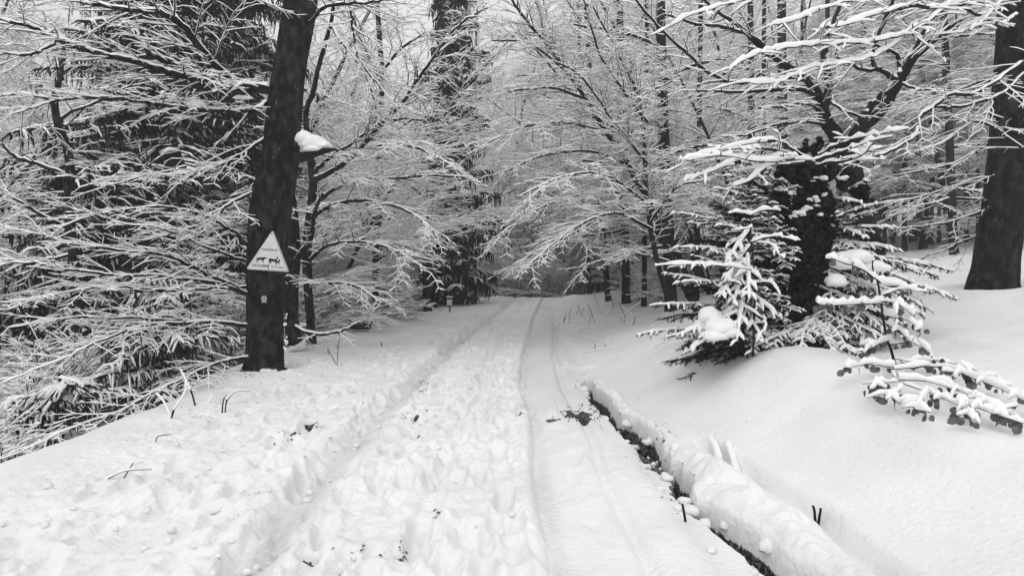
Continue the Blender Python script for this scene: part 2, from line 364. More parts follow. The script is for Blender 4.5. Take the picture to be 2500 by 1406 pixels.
def grow(out, p, d, L, r, lv, C, side0=1, snow=None):
    """recursive beech-like spray; C holds lists per level"""
    seg = C['seg'][lv]; n = max(2, int(round(L / seg))); sl = L / n
    wob = C['wob'][lv]; dr = C['droop'][lv]; bias = C.get('bias', (0, 0, 0)); bk = C['bk'][lv]
    pts = [p]; rad = [r]; sp = C['sp'][lv] if lv < C['max'] else 1e9
    acc = -C['start'][lv] * L if lv < C['max'] else 0; sd = side0
    s = C['snow'][lv] if snow is None else snow
    for i in range(n):
        t = (i + 1) / n
        d = nrm((d[0] + (R() - .5) * wob + bias[0] * bk, d[1] + (R() - .5) * wob + bias[1] * bk, d[2] + (R() - .5) * wob * .7 - dr * t + C['lift'][lv] * (1 - t)))
        p = (p[0] + d[0] * sl, p[1] + d[1] * sl, p[2] + d[2] * sl)
        pts.append(p); rr = max(r * (1 - .75 * t), C['rmin']); rad.append(rr)
        acc += sl
        while acc > sp:
            acc -= sp * U(.7, 1.3)
            if abs(d[2]) > .92 or R() < C.get('free', 0.15):
                az = R() * 6.283; sv = (math.cos(az), math.sin(az), 0)
                sv = nrm((sv[0] + bias[0] * 1.2, sv[1] + bias[1] * 1.2, 0))
                sg = 1
            else:
                sv = nrm(cross(d, Z)); sg = sd
            a = C['ang'][lv] * U(.75, 1.25); ca, sa = math.cos(a), math.sin(a)
            cd = nrm((d[0] * ca + sv[0] * sa * sg, d[1] * ca + sv[1] * sa * sg, d[2] * ca + (sv[2] * sa * sg) + U(-.12, .16)))
            cl = L * C['ratio'][lv] * (1 - .6 * t) * U(.55, 1.15)
            if cl > .05: grow(out, p, cd, cl, max(rr * .6, C['rmin']), lv + 1, C, sd)
            sd = -sd
    out.append((pts, rad, s))
def beechC(**k):
    C = dict(seg=[.35, .24, .16, .10], wob=[.25, .38, .48, .6], droop=[0, .10, .12, .08], lift=[.0, .06, .03, 0], bk=[0, .02, .01, 0],
             sp=[.17, .10, .065], start=[.12, .12, .10], ang=[1.05, .75, .75], ratio=[.5, .45, .5], snow=[.011, .015, .013, .011],
             rmin=.0030, max=3, free=.12)
    C.update(k); return C
def smooth_line(ps, n=5):
    """Catmull-Rom through rows of numbers"""
    A = np.asarray(ps, float); A = np.vstack([2 * A[0] - A[1], A, 2 * A[-1] - A[-2]]); o = []
    for i in range(1, len(A) - 2):
        for k in range(n):
            t = k / n
            o.append(.5 * (2 * A[i] + (A[i + 1] - A[i - 1]) * t + (2 * A[i - 1] - 5 * A[i] + 4 * A[i + 1] - A[i + 2]) * t * t + (-A[i - 1] + 3 * A[i] - 3 * A[i + 1] + A[i + 2]) * t ** 3))
    o.append(A[-2]); return np.array(o)
def pxline(rows, n=5, jit=0.0):
    """rows (px, py, Y, width_px) -> points, radii"""
    q = [(*PX(a, b_, c), w * c / F / 2) for a, b_, c, w in rows]
    A = smooth_line(q, n)
    if jit: A[1:, :3] += (RN.rand(len(A) - 1, 3) - .5) * jit
    return A[:, :3], np.maximum(A[:, 3], .004)
def twigs_on(out, pts, rad, C, lv=2, L=.8, sp=.18, start=.1, flat=True, tipc=True, down=0):
    """grow sprays along a polyline"""
    seg = np.linalg.norm(np.diff(pts, axis=0), axis=1); tot = seg.sum(); acc = -start * tot; sd = 1; run = 0
    for i in range(len(seg)):
        acc += seg[i]; run += seg[i]
        d = nrm(tuple(pts[i + 1] - pts[i]))
        while acc > sp:
            acc -= sp * U(.6, 1.4)
            if abs(d[2]) > .9 or R() < .2:
                az = R() * 6.283; sv = (math.cos(az), math.sin(az), 0); sg = 1
            else: sv = nrm(cross(d, Z)); sg = sd
            a = U(.55, 1.15); ca, sa = math.cos(a), math.sin(a)
            cd = nrm((d[0] * ca + sv[0] * sa * sg, d[1] * ca + sv[1] * sa * sg, d[2] * ca + U(-.25, .3) - down))
            grow(out, tuple(pts[i + 1]), cd, L * (1 - .55 * run / tot) * U(.5, 1.2), max(min(rad[i] * .5, .012), .005), lv, C, sd)
            sd = -sd
def tube(pts, rad, K=18, rough=.06, ns=3.0, seed=0, cap=True):
    """round trunk with uneven surface; returns V, F"""
    pts = np.asarray(pts); n = len(pts); T = np.gradient(pts, axis=0); T /= np.linalg.norm(T, axis=1)[:, None]
    ref = np.array([0, 1, 0.]) if abs(T[0][1]) < .9 else np.array([1., 0, 0]); a = np.cross(T, ref); a /= np.linalg.norm(a, axis=1)[:, None]; b_ = np.cross(T, a)
    th = np.arange(K) / K * 2 * np.pi; ln = np.concatenate([[0], np.cumsum(np.linalg.norm(np.diff(pts, axis=0), axis=1))])
    NN = fb(np.cos(th)[None, :] * ns * .5 + seed + 40, ln[:, None] * 1.2 + np.sin(th)[None, :] * ns * .5 + 40, 3)
    rr = np.asarray(rad)[:, None] * (1 + rough * (NN - .5) * 2)
    V = pts[:, None, :] + a[:, None, :] * (np.cos(th)[None, :] * rr)[..., None] + b_[:, None, :] * (np.sin(th)[None, :] * rr)[..., None]
    V = V.reshape(-1, 3); i0 = (np.arange(n - 1)[:, None] * K + np.arange(K)[None]).ravel(); i1 = (np.arange(n - 1)[:, None] * K + (np.arange(K)[None] + 1) % K).ravel()
    return V, np.stack([i0, i1, i1 + K, i0 + K], 1)
def lump(c, s, seed=0, n=3, rough=.25):
    """rounded heap of snow"""
    import bmesh
    bm = bmesh.new(); bmesh.ops.create_icosphere(bm, subdivisions=n, radius=1)
    V = np.array([v.co[:] for v in bm.verts]); Fc = np.array([[v.index for v in f.verts] for f in bm.faces]); bm.free()
    k = 1 + rough * (fb(V[:, 0] * 1.7 + seed + 20, V[:, 1] * 1.7 + V[:, 2] * 1.3 + 20, 3) - .5) * 2
    V = V * k[:, None]; V[:, 2] = np.where(V[:, 2] < 0, V[:, 2] * .5, V[:, 2])
    return V * np.array(s) + np.array(c), Fc
def lumps(name, L, parent, loc, m=None):
    Vs, Fs, o = [], [], 0
    for i, (c, s) in enumerate(L):
        v, f = lump(c, s, seed=i * 3.7 + c[0]); Vs.append(v); Fs.append(f + o); o += len(v)
    return mesh(name, np.concatenate(Vs), np.concatenate(Fs), [m or SNOW], None, parent, loc=loc)
def merge(parts):
    Vs, Fs, o = [], [], 0
    for v, f in parts: Vs.append(v); Fs.append(f + o); o += len(v)
    return np.concatenate(Vs), np.concatenate(Fs)

# ---------------------------------------------------------------- HERO: the big beech on the left, with sign and marker
base = np.array(PX(650, 905, 8.62)); base[2] = HZ(base[0], 8.62)
T1 = thing('beech_tree', 'thick dark beech trunk leaning right beside the track, carrying the triangular sign', 'tree', tuple(base))
rows = [(636, 940, 8.62, 136), (640, 918, 8.62, 116), (645, 885, 8.62, 100), (647, 820, 8.62, 93), (648, 740, 8.62, 94), (650, 650, 8.62, 98), (656, 560, 8.63, 101), (664, 490, 8.64, 103), (682, 400, 8.65, 93), (692, 300, 8.66, 88),
        (702, 200, 8.68, 82), (715, 120, 8.7, 80), (730, 30, 8.75, 82), (742, -80, 8.8, 78), (752, -300, 8.9, 70), (760, -600, 9, 55), (770, -900, 9.1, 35)]
pt, rd = pxline(rows, 6); v, f = tube(pt, rd * .95, 28, .06, 3, 2)
mesh('trunk', v, f, [BEECH], None, T1, loc=tuple(base))
rt = []
for a, w in ((590, 30), (700, 26), (620, 34)):
    q, rq = pxline([(646, 860, 8.5, 40), ((646 + a) / 2, 900, 8.45, w), (a, 935 if a < 640 else 905, 8.4, w * .5)], 5); rt.append(tube(q, rq, 10, .1, 2, a))
v, f = merge(rt); mesh('root', v, f, [BEECH], None, T1, loc=tuple(base))
CB = beechC()
boughs = [
 [(655, 218, 8.5, 24), (600, 214, 8.3, 22), (562, 208, 8.1, 20), (498, 190, 7.8, 19), (448, 169, 7.6, 17), (409, 152, 7.4, 16), (370, 133, 7.2, 12), (343, 112, 7.1, 7)],
 [(600, 214, 8.3, 16), (520, 194, 7.8, 15), (440, 186, 7.4, 14), (391, 172, 7.2, 13), (320, 149, 7.0, 12), (228, 130, 6.7, 11), (142, 98, 6.4, 9), (60, 62, 6.1, 6), (-40, 40, 5.9, 4)],
 [(569, 205, 8.1, 15), (545, 180, 8, 15), (512, 149, 7.8, 15), (473, 98, 7.6, 14), (440, 62, 7.4, 13), (391, 32, 7.2, 11), (320, 28, 7.0, 9), (200, 6, 6.7, 6), (120, -10, 6.5, 4)],
 [(650, 250, 8.5, 12), (625, 266, 8.3, 10), (569, 271, 8.0, 9), (462, 267, 7.6, 8), (356, 252, 7.2, 7), (270, 240, 6.9, 6), (153, 243, 6.6, 5), (80, 262, 6.4, 4), (20, 285, 6.3, 3)],
 [(142, 98, 6.4, 7), (110, 122, 6.3, 6), (60, 136, 6.2, 5), (0, 134, 6.1, 4), (-60, 160, 6, 3)],
 [(600, 717, 8.45, 13), (546, 696, 8.2, 11), (416, 676, 7.7, 8), (277, 671, 7.2, 6), (180, 660, 6.9, 5), (60, 640, 6.6, 4), (-60, 660, 6.4, 3)],
 [(596, 712, 8.45, 12), (546, 686, 8.2, 10), (453, 643, 7.8, 8), (400, 622, 7.6, 6), (259, 606, 7.2, 5), (139, 583, 6.9, 4), (0, 551, 6.6, 3)],
 [(600, 795, 8.45, 10), (540, 786, 8.2, 8), (416, 782, 7.8, 6), (287, 775, 7.4, 5), (150, 778, 7, 4), (20, 800, 6.6, 3)],
 [(540, 786, 8.2, 7), (407, 789, 7.7, 6), (330, 800, 7.4, 5), (259, 826, 7.1, 5), (176, 865, 6.8, 4), (80, 905, 6.5, 3), (0, 937, 6.3, 3)],
 [(600, 700, 8.45, 8), (500, 705, 8, 6), (380, 708, 7.5, 5), (260, 700, 7.1, 4), (120, 722, 6.7, 3), (0, 740, 6.4, 3)],
 [(610, 600, 8.5, 8), (560, 560, 8.2, 6), (480, 520, 7.9, 5), (380, 505, 7.5, 4), (250, 520, 7.1, 3), (120, 560, 6.8, 3)],
 [(605, 640, 8.5, 7), (520, 610, 8.1, 5), (400, 560, 7.6, 4), (300, 545, 7.2, 3), (150, 500, 6.9, 3)],
 [(618, 470, 8.55, 9), (560, 500, 8.2, 7), (500, 545, 8, 5), (420, 570, 7.7, 4), (330, 590, 7.4, 3)],
 [(655, 330, 8.6, 9), (600, 370, 8.3, 6), (540, 400, 8.1, 5), (440, 425, 7.8, 4), (350, 430, 7.5, 3), (240, 460, 7.2, 3)],
 [(745, 70, 8.7, 9), (790, 20, 8.4, 7), (840, 10, 8.2, 6), (900, 8, 8.0, 5), (960, -5, 7.8, 4)],
 [(640, 862, 8.6, 8), (600, 872, 8.4, 8), (540, 885, 8.1, 7), (462, 916, 7.7, 6), (370, 962, 7.2, 5), (300, 1000, 6.9, 4), (200, 1035, 6.5, 4), (46, 1101, 6.0, 3)],
 [(640, 20, 8.6, 16), (560, -20, 8.2, 14), (470, -50, 7.9, 10), (330, -60, 7.5, 6)],
]
tw = []
for k, rws in enumerate(boughs):
    q, rq = pxline(rws, 5, .02)
    strands('bough', [(q, rq, .024 if rws[0][3] > 13 else .014)], T1, tuple(base), K=10, bark=BEECH)
    low = rws[0][1] > 400
    twigs_on(tw, q, rq, beechC(snow=[.011, .009, .008, .007], rmin=.0025, wob=[.2, .38, .5, .65], droop=[0, .05, .06, .05], sp=[.2, .09, .055]), 2, .8 if low else 1.05, .085, .08)
strands('crown', tw, T1, tuple(base), K=4)
foot = []
for q_ in range(26):
    a_ = U(0, 1); px_ = 697 + U(-3, 4) if a_ < .6 else U(600, 700); py_ = U(760, 895) if a_ < .6 else 915 + U(-12, 6); c = PX(px_, py_, 8.5 if a_ < .6 else 8.36); s_ = U(.006, .02) if a_ < .6 else U(.03, .07)
    foot.append((c, (s_, s_, s_ * (1.6 if a_ < .6 else .8))))
for q_ in range(26): lumps('clinging_snow', foot[q_:q_ + 1], T1, tuple(base))
# the snow-capped stub on its right side
q, rq = pxline([(715, 388, 8.62, 26), (745, 382, 8.5, 24), (780, 372, 8.4, 17), (812, 366, 8.35, 9), (828, 368, 8.3, 4)], 5)
v, f = tube(q, rq, 12, .12, 3, 5); mesh('branch_stub', v, f, [BARK], None, T1, loc=tuple(base))
c1 = PX(765, 352, 8.45); c2 = PX(745, 335, 8.5); c3 = PX(790, 352, 8.4)
lumps('snow_cap', [(PX(px_, py_, 8.45), (rx_ / 180, .13, rz_ / 180)) for px_, py_, rx_, rz_ in ((762, 352, 34, 22), (742, 342, 20, 20), (788, 358, 20, 14), (770, 366, 26, 12))], T1, tuple(base))
c = PX(618, 478, 8.55); c2 = PX(640, 262, 8.5); c3 = PX(590, 240, 8.3); c4 = PX(478, 255, 7.8)
lumps('snow_cap', [(c, (.05, .06, .07))], T1, tuple(base)); lumps('snow_cap', [(c3, (.13, .05, .035))], T1, tuple(base)); lumps('snow_cap', [(c4, (.11, .09, .06))], T1, tuple(base))

# triangular sign
def flat(name, pts2, M, th, m, parent, z0=0.0):
    """extrude a 2D outline (local x right, y up, z towards the viewer)"""
    n_ = len(pts2); me = bpy.data.meshes.new(name)
    vs = [(x, y, z0) for x, y in pts2] + [(x, y, z0 + th) for x, y in pts2]
    fs = [tuple(range(n_))[::-1], tuple(range(n_, 2 * n_))] + [(i, (i + 1) % n_, n_ + (i + 1) % n_, n_ + i) for i in range(n_)]
    me.from_pydata(vs, [], fs); me.materials.append(m); o = link(bpy.data.objects.new(name, me)); o.parent = parent; return o
def rounded(P_, r, n_=5):
    o = []
    for i in range(len(P_)):
        a, b_, c_ = [np.array(P_[j % len(P_)], float) for j in (i - 1, i, i + 1)]
        u = (a - b_) / np.linalg.norm(a - b_); w_ = (c_ - b_) / np.linalg.norm(c_ - b_)
        for k in range(n_ + 1):
            t = k / n_; p_ = b_ + u * r * (1 - t) ** 2 + w_ * r * t ** 2; o.append(tuple(p_))
    return o
def text(name, s, size, x, y, z0, m, parent, bold=0.0):
    cu = bpy.data.curves.new(name, 'FONT'); cu.body = s; cu.size = size; cu.align_x = 'CENTER'; cu.extrude = .0006; cu.offset = bold
    o = link(bpy.data.objects.new(name + '_src', cu)); bpy.context.view_layer.update()
    me = bpy.data.meshes.new_from_object(o.evaluated_get(bpy.context.evaluated_depsgraph_get())); bpy.data.objects.remove(o)
    me.materials.clear(); me.materials.append(m)
    o = link(bpy.data.objects.new(name, me)); o.parent = parent; o.location = (x, y, z0); return o
SY = 8.2; k = SY / F
SG = thing('warning_sign', 'white triangular wildlife sign with dog and deer, mounted on the thick leaning trunk', 'sign', PX(654, 661, SY))
SG.rotation_euler = (math.radians(88), math.radians(-0.5), math.radians(-3)); SG.rotation_euler.rotate_axis('Z', math.radians(-4.2))
tri = [(-54 * k, 0), (54 * k, 0), (7 * k, 100 * k)]
flat('rim', rounded(tri, .035), None, .012, RIM, SG)
inn = [(-47 * k, 4.5 * k), (46 * k, 4.5 * k), (5.5 * k, 91 * k)]
flat('plate', rounded([(-51.5 * k, 1.5 * k), (47.5 * k, 4 * k), (6 * k, 97 * k)], .028), None, .004, PLATE, SG, .0125)
text('lettering', 'WILDSCHUTZ', 6.4 * k, 3 * k, 49 * k, .0176, INK, SG, .0006)
text('lettering', 'NUR DIE', 5.6 * k, -28 * k, 9 * k, .0176, INK, SG, .0006)
text('lettering', 'LEINE', 8.2 * k, -5.5 * k, 8.6 * k, .0176, INK, SG, .0012)
text('lettering', 'RETTET LEBEN', 4.8 * k, 24.5 * k, 8.8 * k, .0176, INK, SG, .0005)
dog = [(0, 11), (2, 11.6), (7, 12.5), (14, 13.2), (20, 14), (23, 14.6), (25, 13.6), (28, 12.6), (28, 11.4), (24, 11), (22, 10.4), (20, 8), (19, 4), (19.5, 0.4), (18, 0.4), (17, 4), (16, 7), (9, 7.5), (6, 6), (3.5, 4), (5, 1.2), (4, .6), (1.4, 2.6), (1, 5), (2.4, 7), (3, 9.5), (0, 10)]
deer = [(0, 12), (1, 14), (4, 15), (10, 14), (16, 13.5), (19, 14.5), (20.5, 18), (20, 21.5), (21.3, 19), (22.2, 22), (22.6, 18.8), (25, 17.2), (24.6, 16.2), (22.3, 15.8), (21.4, 11), (19, 8), (19, 0), (17.6, 0), (17, 7.5), (8, 8), (6.5, 6), (7.5, 1), (6.2, .6), (5, 5), (4, 5.5), (2.4, 3), (2.6, .3), (1.4, .3), (1, 4), (2, 7.5)]
fawn = [(17.4, 5), (19, 7.4), (24, 8.2), (26, 11), (26, 13.6), (27, 12.2), (29.4, 11.6), (29.2, 10.2), (28.4, 9.4), (28.6, 6), (27.6, 4), (27.4, -2), (26.4, -2), (26, 3.4), (22, 4), (21, 2), (21, -1), (20, -1), (19.6, 3.4)]
flat('dog_silhouette', [((x - 30) * k, (y + 18) * k) for x, y in dog], None, .0012, INK, SG, .0166)
flat('deer_silhouette', [((x + 1.5) * k, (y + 15.5) * k) for x, y in deer], None, .0012, INK, SG, .0166)
flat('fawn_silhouette', [((x + 1.2) * k, (y + 17) * k) for x, y in fawn], None, .0010, INK, SG, .0168)
circ = lambda r, x, y, n_=20: [(x + r * math.cos(a / n_ * 6.2832), y + r * math.sin(a / n_ * 6.2832)) for a in range(n_)]
flat('screw', circ(.007, 6.2 * k, 90 * k), None, .006, INK, SG, .0166)
flat('screw', circ(.008, 2 * k, 5 * k), None, .006, INK, SG, .0166)
q, rq = pxline([(706, 660, 8.3, 5), (720, 656, 8.4, 7), (760, 630, 8.4, 4)], 4)
MK = thing('trail_marker', 'small dark square plate with white ring and bar, below the triangular sign', 'sign', PX(645, 731, 8.33)); MK.rotation_euler = (math.radians(89), 0, math.radians(-2))
flat('plate', rounded([(-8 * k, -9 * k), (8 * k, -9 * k), (8 * k, 10 * k), (-8 * k, 10 * k)], .008), None, .004, INK, MK)
ring = circ(6.4 * k, 0, 2.5 * k, 28); flat('ring', ring, None, .0012, WHITE, MK, .0044)
flat('ring_centre', circ(4.5 * k, 0, 2.5 * k, 24), None, .0008, INK, MK, .0060)
flat('flame_mark', [(0, 5.9 * k), (1.7 * k, 2.4 * k), (1.2 * k, .3 * k), (-1.2 * k, .3 * k), (-1.7 * k, 2.4 * k)], None, .0008, WHITE, MK, .0072)
flat('bar', [(-6.5 * k, -6.8 * k), (6.5 * k, -6.8 * k), (6.5 * k, -5 * k), (-6.5 * k, -5 * k)], None, .0012, WHITE, MK, .0044)

# ---------------------------------------------------------------- HERO trees defined by their limbs
def limb_tree(name, label, cat, trunk, limbs, twL=.9, tws=.13, C=None, K=14, barkm=None, snow=.02, lv=2, grp=None, tk_snow=0.0, start=.1, trunk_twigs=False):
    q, rq = pxline(trunk, 6, .012); b0 = q[0].copy()
    t_ = thing(name, label, cat, tuple(b0), grp)
    if tk_snow: strands('trunk', [(q, rq, tk_snow)], t_, tuple(b0), K=10, bark=barkm or BARK)
    else:
        v, f = tube(q, rq, K, .10, 3, b0[0]); mesh('trunk', v, f, [barkm or BARK], None, t_, loc=tuple(b0))
    tw = []
    C = C or beechC()
    for rws in limbs:
        ql, rl = pxline(rws, 5, .02)
        strands('bough', [(ql, rl, snow)], t_, tuple(b0), K=10, bark=BARK)
        twigs_on(tw, ql, rl, C, lv, twL, tws, start)
    if trunk_twigs: twigs_on(tw, q, rq, C, lv, twL, tws, .25)
    if tw: strands('crown', tw, t_, tuple(b0), K=4)
    return t_
CM = beechC(snow=[.012, .013, .012, .010], rmin=.0030, sp=[.2, .09, .055], wob=[.25, .4, .5, .6])
limb_tree('beech_tree', 'slender dark tree with a long diagonal limb, just right of the sign trunk', 'tree',
  [(762, 850, 11.2, 24), (758, 780, 11.2, 22), (752, 700, 11.2, 21), (750, 600, 11.2, 22), (760, 500, 11.2, 20), (764, 430, 11.2, 20), (750, 330, 11.1, 14), (748, 270, 11, 12), (763, 232, 11, 12), (773, 185, 10.9, 11), (791, 117, 10.8, 10), (809, 53, 10.7, 9), (818, -30, 10.6, 8), (830, -140, 10.5, 6)],
  [[(766, 440, 11.2, 14), (800, 425, 11, 13), (850, 392, 10.9, 11), (900, 340, 10.8, 10), (940, 295, 10.7, 9), (985, 250, 10.6, 8), (1020, 195, 10.5, 7), (1060, 140, 10.4, 6), (1100, 85, 10.3, 5), (1150, 40, 10.2, 3)],
   [(757, 540, 11.2, 12), (790, 512, 11, 10), (860, 490, 10.8, 8), (950, 500, 10.6, 6), (1020, 530, 10.4, 5), (1070, 580, 10.2, 4)],
   [(764, 425, 11.2, 10), (800, 390, 11, 8), (860, 350, 10.8, 6), (930, 300, 10.7, 5), (1000, 290, 10.6, 4)],
   [(770, 500, 11.2, 9), (830, 455, 11, 8), (890, 438, 10.8, 7), (960, 436, 10.7, 6), (1040, 430, 10.5, 5), (1130, 432, 10.4, 3)],
   [(809, 60, 10.7, 7), (830, 100, 10.5, 6), (870, 150, 10.4, 5), (900, 200, 10.3, 4), (915, 260, 10.3, 3), (925, 300, 10.2, 2)],
   [(816, 0, 10.7, 6), (850, 10, 10.5, 6), (862, 80, 10.4, 5), (880, 150, 10.3, 4), (930, 215, 10.2, 3), (960, 262, 10.1, 2)],
   [(760, 600, 11.2, 9), (720, 640, 11, 7), (700, 660, 10.9, 5)],
   [(752, 640, 11.2, 9), (800, 600, 10.9, 7), (880, 590, 10.6, 5), (960, 610, 10.4, 4), (1040, 660, 10.2, 3)],
   [(900, 340, 10.8, 7), (960, 350, 10.6, 5), (1040, 370, 10.4, 4), (1110, 410, 10.2, 3)],
   [(752, 700, 11.2, 8), (800, 690, 10.9, 6), (870, 700, 10.6, 4), (930, 740, 10.4, 3)]], 1.15, .085, CM, barkm=BEECH)
limb_tree('beech_tree', 'short dark trunk with thick low limb, half hidden behind the sign trunk', 'tree',
  [(718, 840, 10.4, 40), (712, 760, 10.4, 34), (714, 680, 10.4, 33), (716, 600, 10.4, 34), (712, 520, 10.4, 28), (704, 420, 10.5, 20), (700, 250, 10.6, 14)],
  [[(716, 650, 10.4, 14), (735, 620, 10.2, 14), (760, 580, 10, 12), (768, 520, 9.9, 9), (790, 470, 9.8, 6)],
   [(710, 790, 10.4, 9), (760, 815, 10.1, 8), (820, 812, 9.9, 6), (850, 800, 9.8, 4)]], .7, .14, CM, barkm=BEECH)
limb_tree('beech_tree', 'thin upright stem in the white brush between sign trunk and spruce', 'tree',
  [(920, 790, 15, 14), (916, 640, 15, 15), (928, 476, 15, 16), (926, 338, 15, 14), (932, 200, 15, 13), (924, 60, 15, 12), (915, -100, 15, 8)],
  [[(926, 400, 15, 7), (960, 330, 14.7, 5), (1010, 290, 14.4, 4)], [(930, 200, 15, 7), (890, 120, 14.7, 6), (860, 40, 14.5, 4)], [(926, 470, 15, 7), (870, 420, 14.7, 5), (820, 400, 14.4, 4)],
   [(916, 640, 15, 6), (980, 600, 14.7, 5), (1060, 620, 14.3, 4)], [(930, 180, 15, 6), (980, 120, 14.6, 5), (1040, 80, 14.2, 4)]], 1.3, .13, CM)
limb_tree('beech_tree', 'dark stem standing directly left of the drooping spruce', 'tree',
  [(1045, 760, 17.5, 22), (1042, 640, 17.5, 20), (1050, 480, 17.5, 20), (1062, 300, 17.6, 14), (1078, 100, 17.8, 12), (1085, -60, 18, 8)],
  [[(1050, 500, 17.5, 8), (1000, 450, 17.2, 5), (950, 440, 17, 4)], [(1060, 320, 17.5, 8), (1130, 260, 17.2, 6), (1200, 230, 17, 4)], [(1075, 140, 17.7, 7), (1130, 60, 17.4, 5), (1190, 20, 17.2, 4)], [(1045, 620, 17.4, 6), (1100, 560, 17, 5), (1180, 540, 16.8, 3)]], 1.3, .14, CM)
limb_tree('beech_tree', 'sinuous dark stem at the far left, in front of the pale twigs', 'tree',
  [(190, 760, 9.0, 26), (180, 640, 9.0, 24), (168, 500, 9.0, 22), (172, 420, 9.0, 20), (160, 350, 9, 18), (140, 300, 9, 17), (134, 240, 8.9, 15), (150, 180, 8.9, 9), (160, 90, 8.8, 6)],
  [[(168, 430, 9, 9), (90, 400, 8.8, 8), (40, 385, 8.7, 7), (0, 350, 8.6, 5)], [(170, 560, 9, 8), (90, 520, 8.7, 7), (0, 460, 8.5, 5)], [(150, 300, 9, 7), (165, 280, 9, 6), (260, 240, 8.8, 4), (330, 200, 8.6, 3)], [(165, 480, 9, 7), (260, 440, 8.8, 5), (400, 430, 8.6, 3)],
   [(135, 250, 8.9, 6), (60, 230, 8.7, 4), (-20, 240, 8.6, 3)], [(180, 620, 9, 7), (80, 640, 8.7, 5), (-20, 630, 8.5, 3)]], .9, .12, beechC(snow=[.012, .011, .010, .009], rmin=.003), barkm=BEECH)
# V-forked tree behind the ivy stump
limb_tree('oak_tree', 'V-forked dark tree with twisted limbs standing behind the ivy-covered stump', 'tree',
  [(2170, 720, 9.6, 54), (2142, 640, 9.6, 46), (2118, 560, 9.6, 42), (2094, 470, 9.6, 42), (2076, 400, 9.6, 48), (2070, 350, 9.6, 52)],
  [[(2062, 372, 9.6, 34), (2040, 331, 9.5, 34), (2022, 306, 9.4, 30), (2008, 270, 9.3, 26), (1993, 231, 9.2, 24), (1972, 199, 9.1, 20), (1915, 160, 9, 15), (1865, 124, 8.9, 12), (1808, 68, 8.7, 9), (1764, 39, 8.5, 7), (1711, -5, 8.3, 5)],
   [(2010, 262, 9.3, 20), (2022, 232, 9.4, 22), (2022, 190, 9.5, 18), (2010, 135, 9.6, 15), (2035, 60, 9.7, 11), (2060, -10, 9.8, 8)],
   [(2080, 362, 9.6, 36), (2092, 327, 9.5, 32), (2136, 288, 9.3, 24), (2171, 245, 9.2, 20), (2200, 199, 9.1, 17), (2228, 153, 9, 14), (2253, 124, 8.9, 12), (2313, 71, 8.8, 10), (2349, 43, 8.7, 8), (2390, -20, 8.6, 6)],
   [(2092, 322, 9.5, 20), (2121, 270, 9.6, 17), (2153, 235, 9.6, 15), (2192, 192, 9.6, 14), (2225, 140, 9.6, 11), (2242, 107, 9.6, 10), (2262, 60, 9.6, 8), (2278, 18, 9.6, 7), (2295, -40, 9.6, 5)],
   [(2200, 200, 9.2, 14), (2175, 190, 9.3, 14), (2150, 172, 9.3, 9), (2110, 172, 9.3, 8), (2070, 155, 9.2, 6), (2040, 140, 9.1, 5)],
   [(2196, 195, 9.2, 8), (2196, 160, 9.3, 9), (2190, 135, 9.3, 8), (2160, 120, 9.3, 6), (2140, 112, 9.2, 5), (2132, 95, 9.2, 4)],
   [(2150, 172, 9.3, 9), (2133, 160, 9.3, 9), (2130, 130, 9.3, 7), (2165, 40, 9.3, 9), (2185, -10, 9.3, 7)],
   [(2200, 205, 9.1, 6), (2250, 220, 8.8, 6), (2300, 226, 8.6, 5), (2320, 232, 8.5, 5), (2380, 205, 8.3, 4), (2440, 196, 8.1, 4)],
   [(2008, 262, 9.3, 13), (1985, 230, 9.1, 12), (1940, 218, 8.9, 9), (1880, 222, 8.7, 8), (1780, 226, 8.4, 6), (1700, 222, 8.1, 4)],
   [(2015, 285, 9.3, 8), (1990, 262, 9.1, 7), (1955, 255, 8.9, 6), (1900, 262, 8.7, 5), (1850, 265, 8.5, 4)],
   [(2012, 305, 9.3, 7), (1960, 298, 9.0, 6), (1900, 305, 8.8, 5), (1820, 330, 8.5, 4), (1760, 335, 8.3, 3)],
   [(2030, 250, 9.3, 7), (2060, 272, 9.1, 7), (2085, 280, 9.1, 6), (2110, 292, 9.2, 6)],
   [(2242, 122, 9, 6), (2280, 95, 8.8, 7), (2330, 75, 8.7, 6), (2348, 48, 8.6, 5)],
   [(1915, 160, 9, 8), (1850, 100, 8.8, 8), (1780, 70, 8.6, 7), (1700, 60, 8.4, 6), (1620, 35, 8.2, 4)],
   [(1972, 199, 9.1, 8), (1900, 190, 8.8, 7), (1793, 203, 8.5, 8), (1729, 178, 8.3, 7), (1668, 124, 8.1, 6), (1615, 75, 8, 5), (1551, 0, 7.8, 4)]],
  0.8, .125, beechC(snow=[.012, .011, .010, .009], rmin=.003, wob=[.2, .35, .42, .5]), K=20, snow=.014)
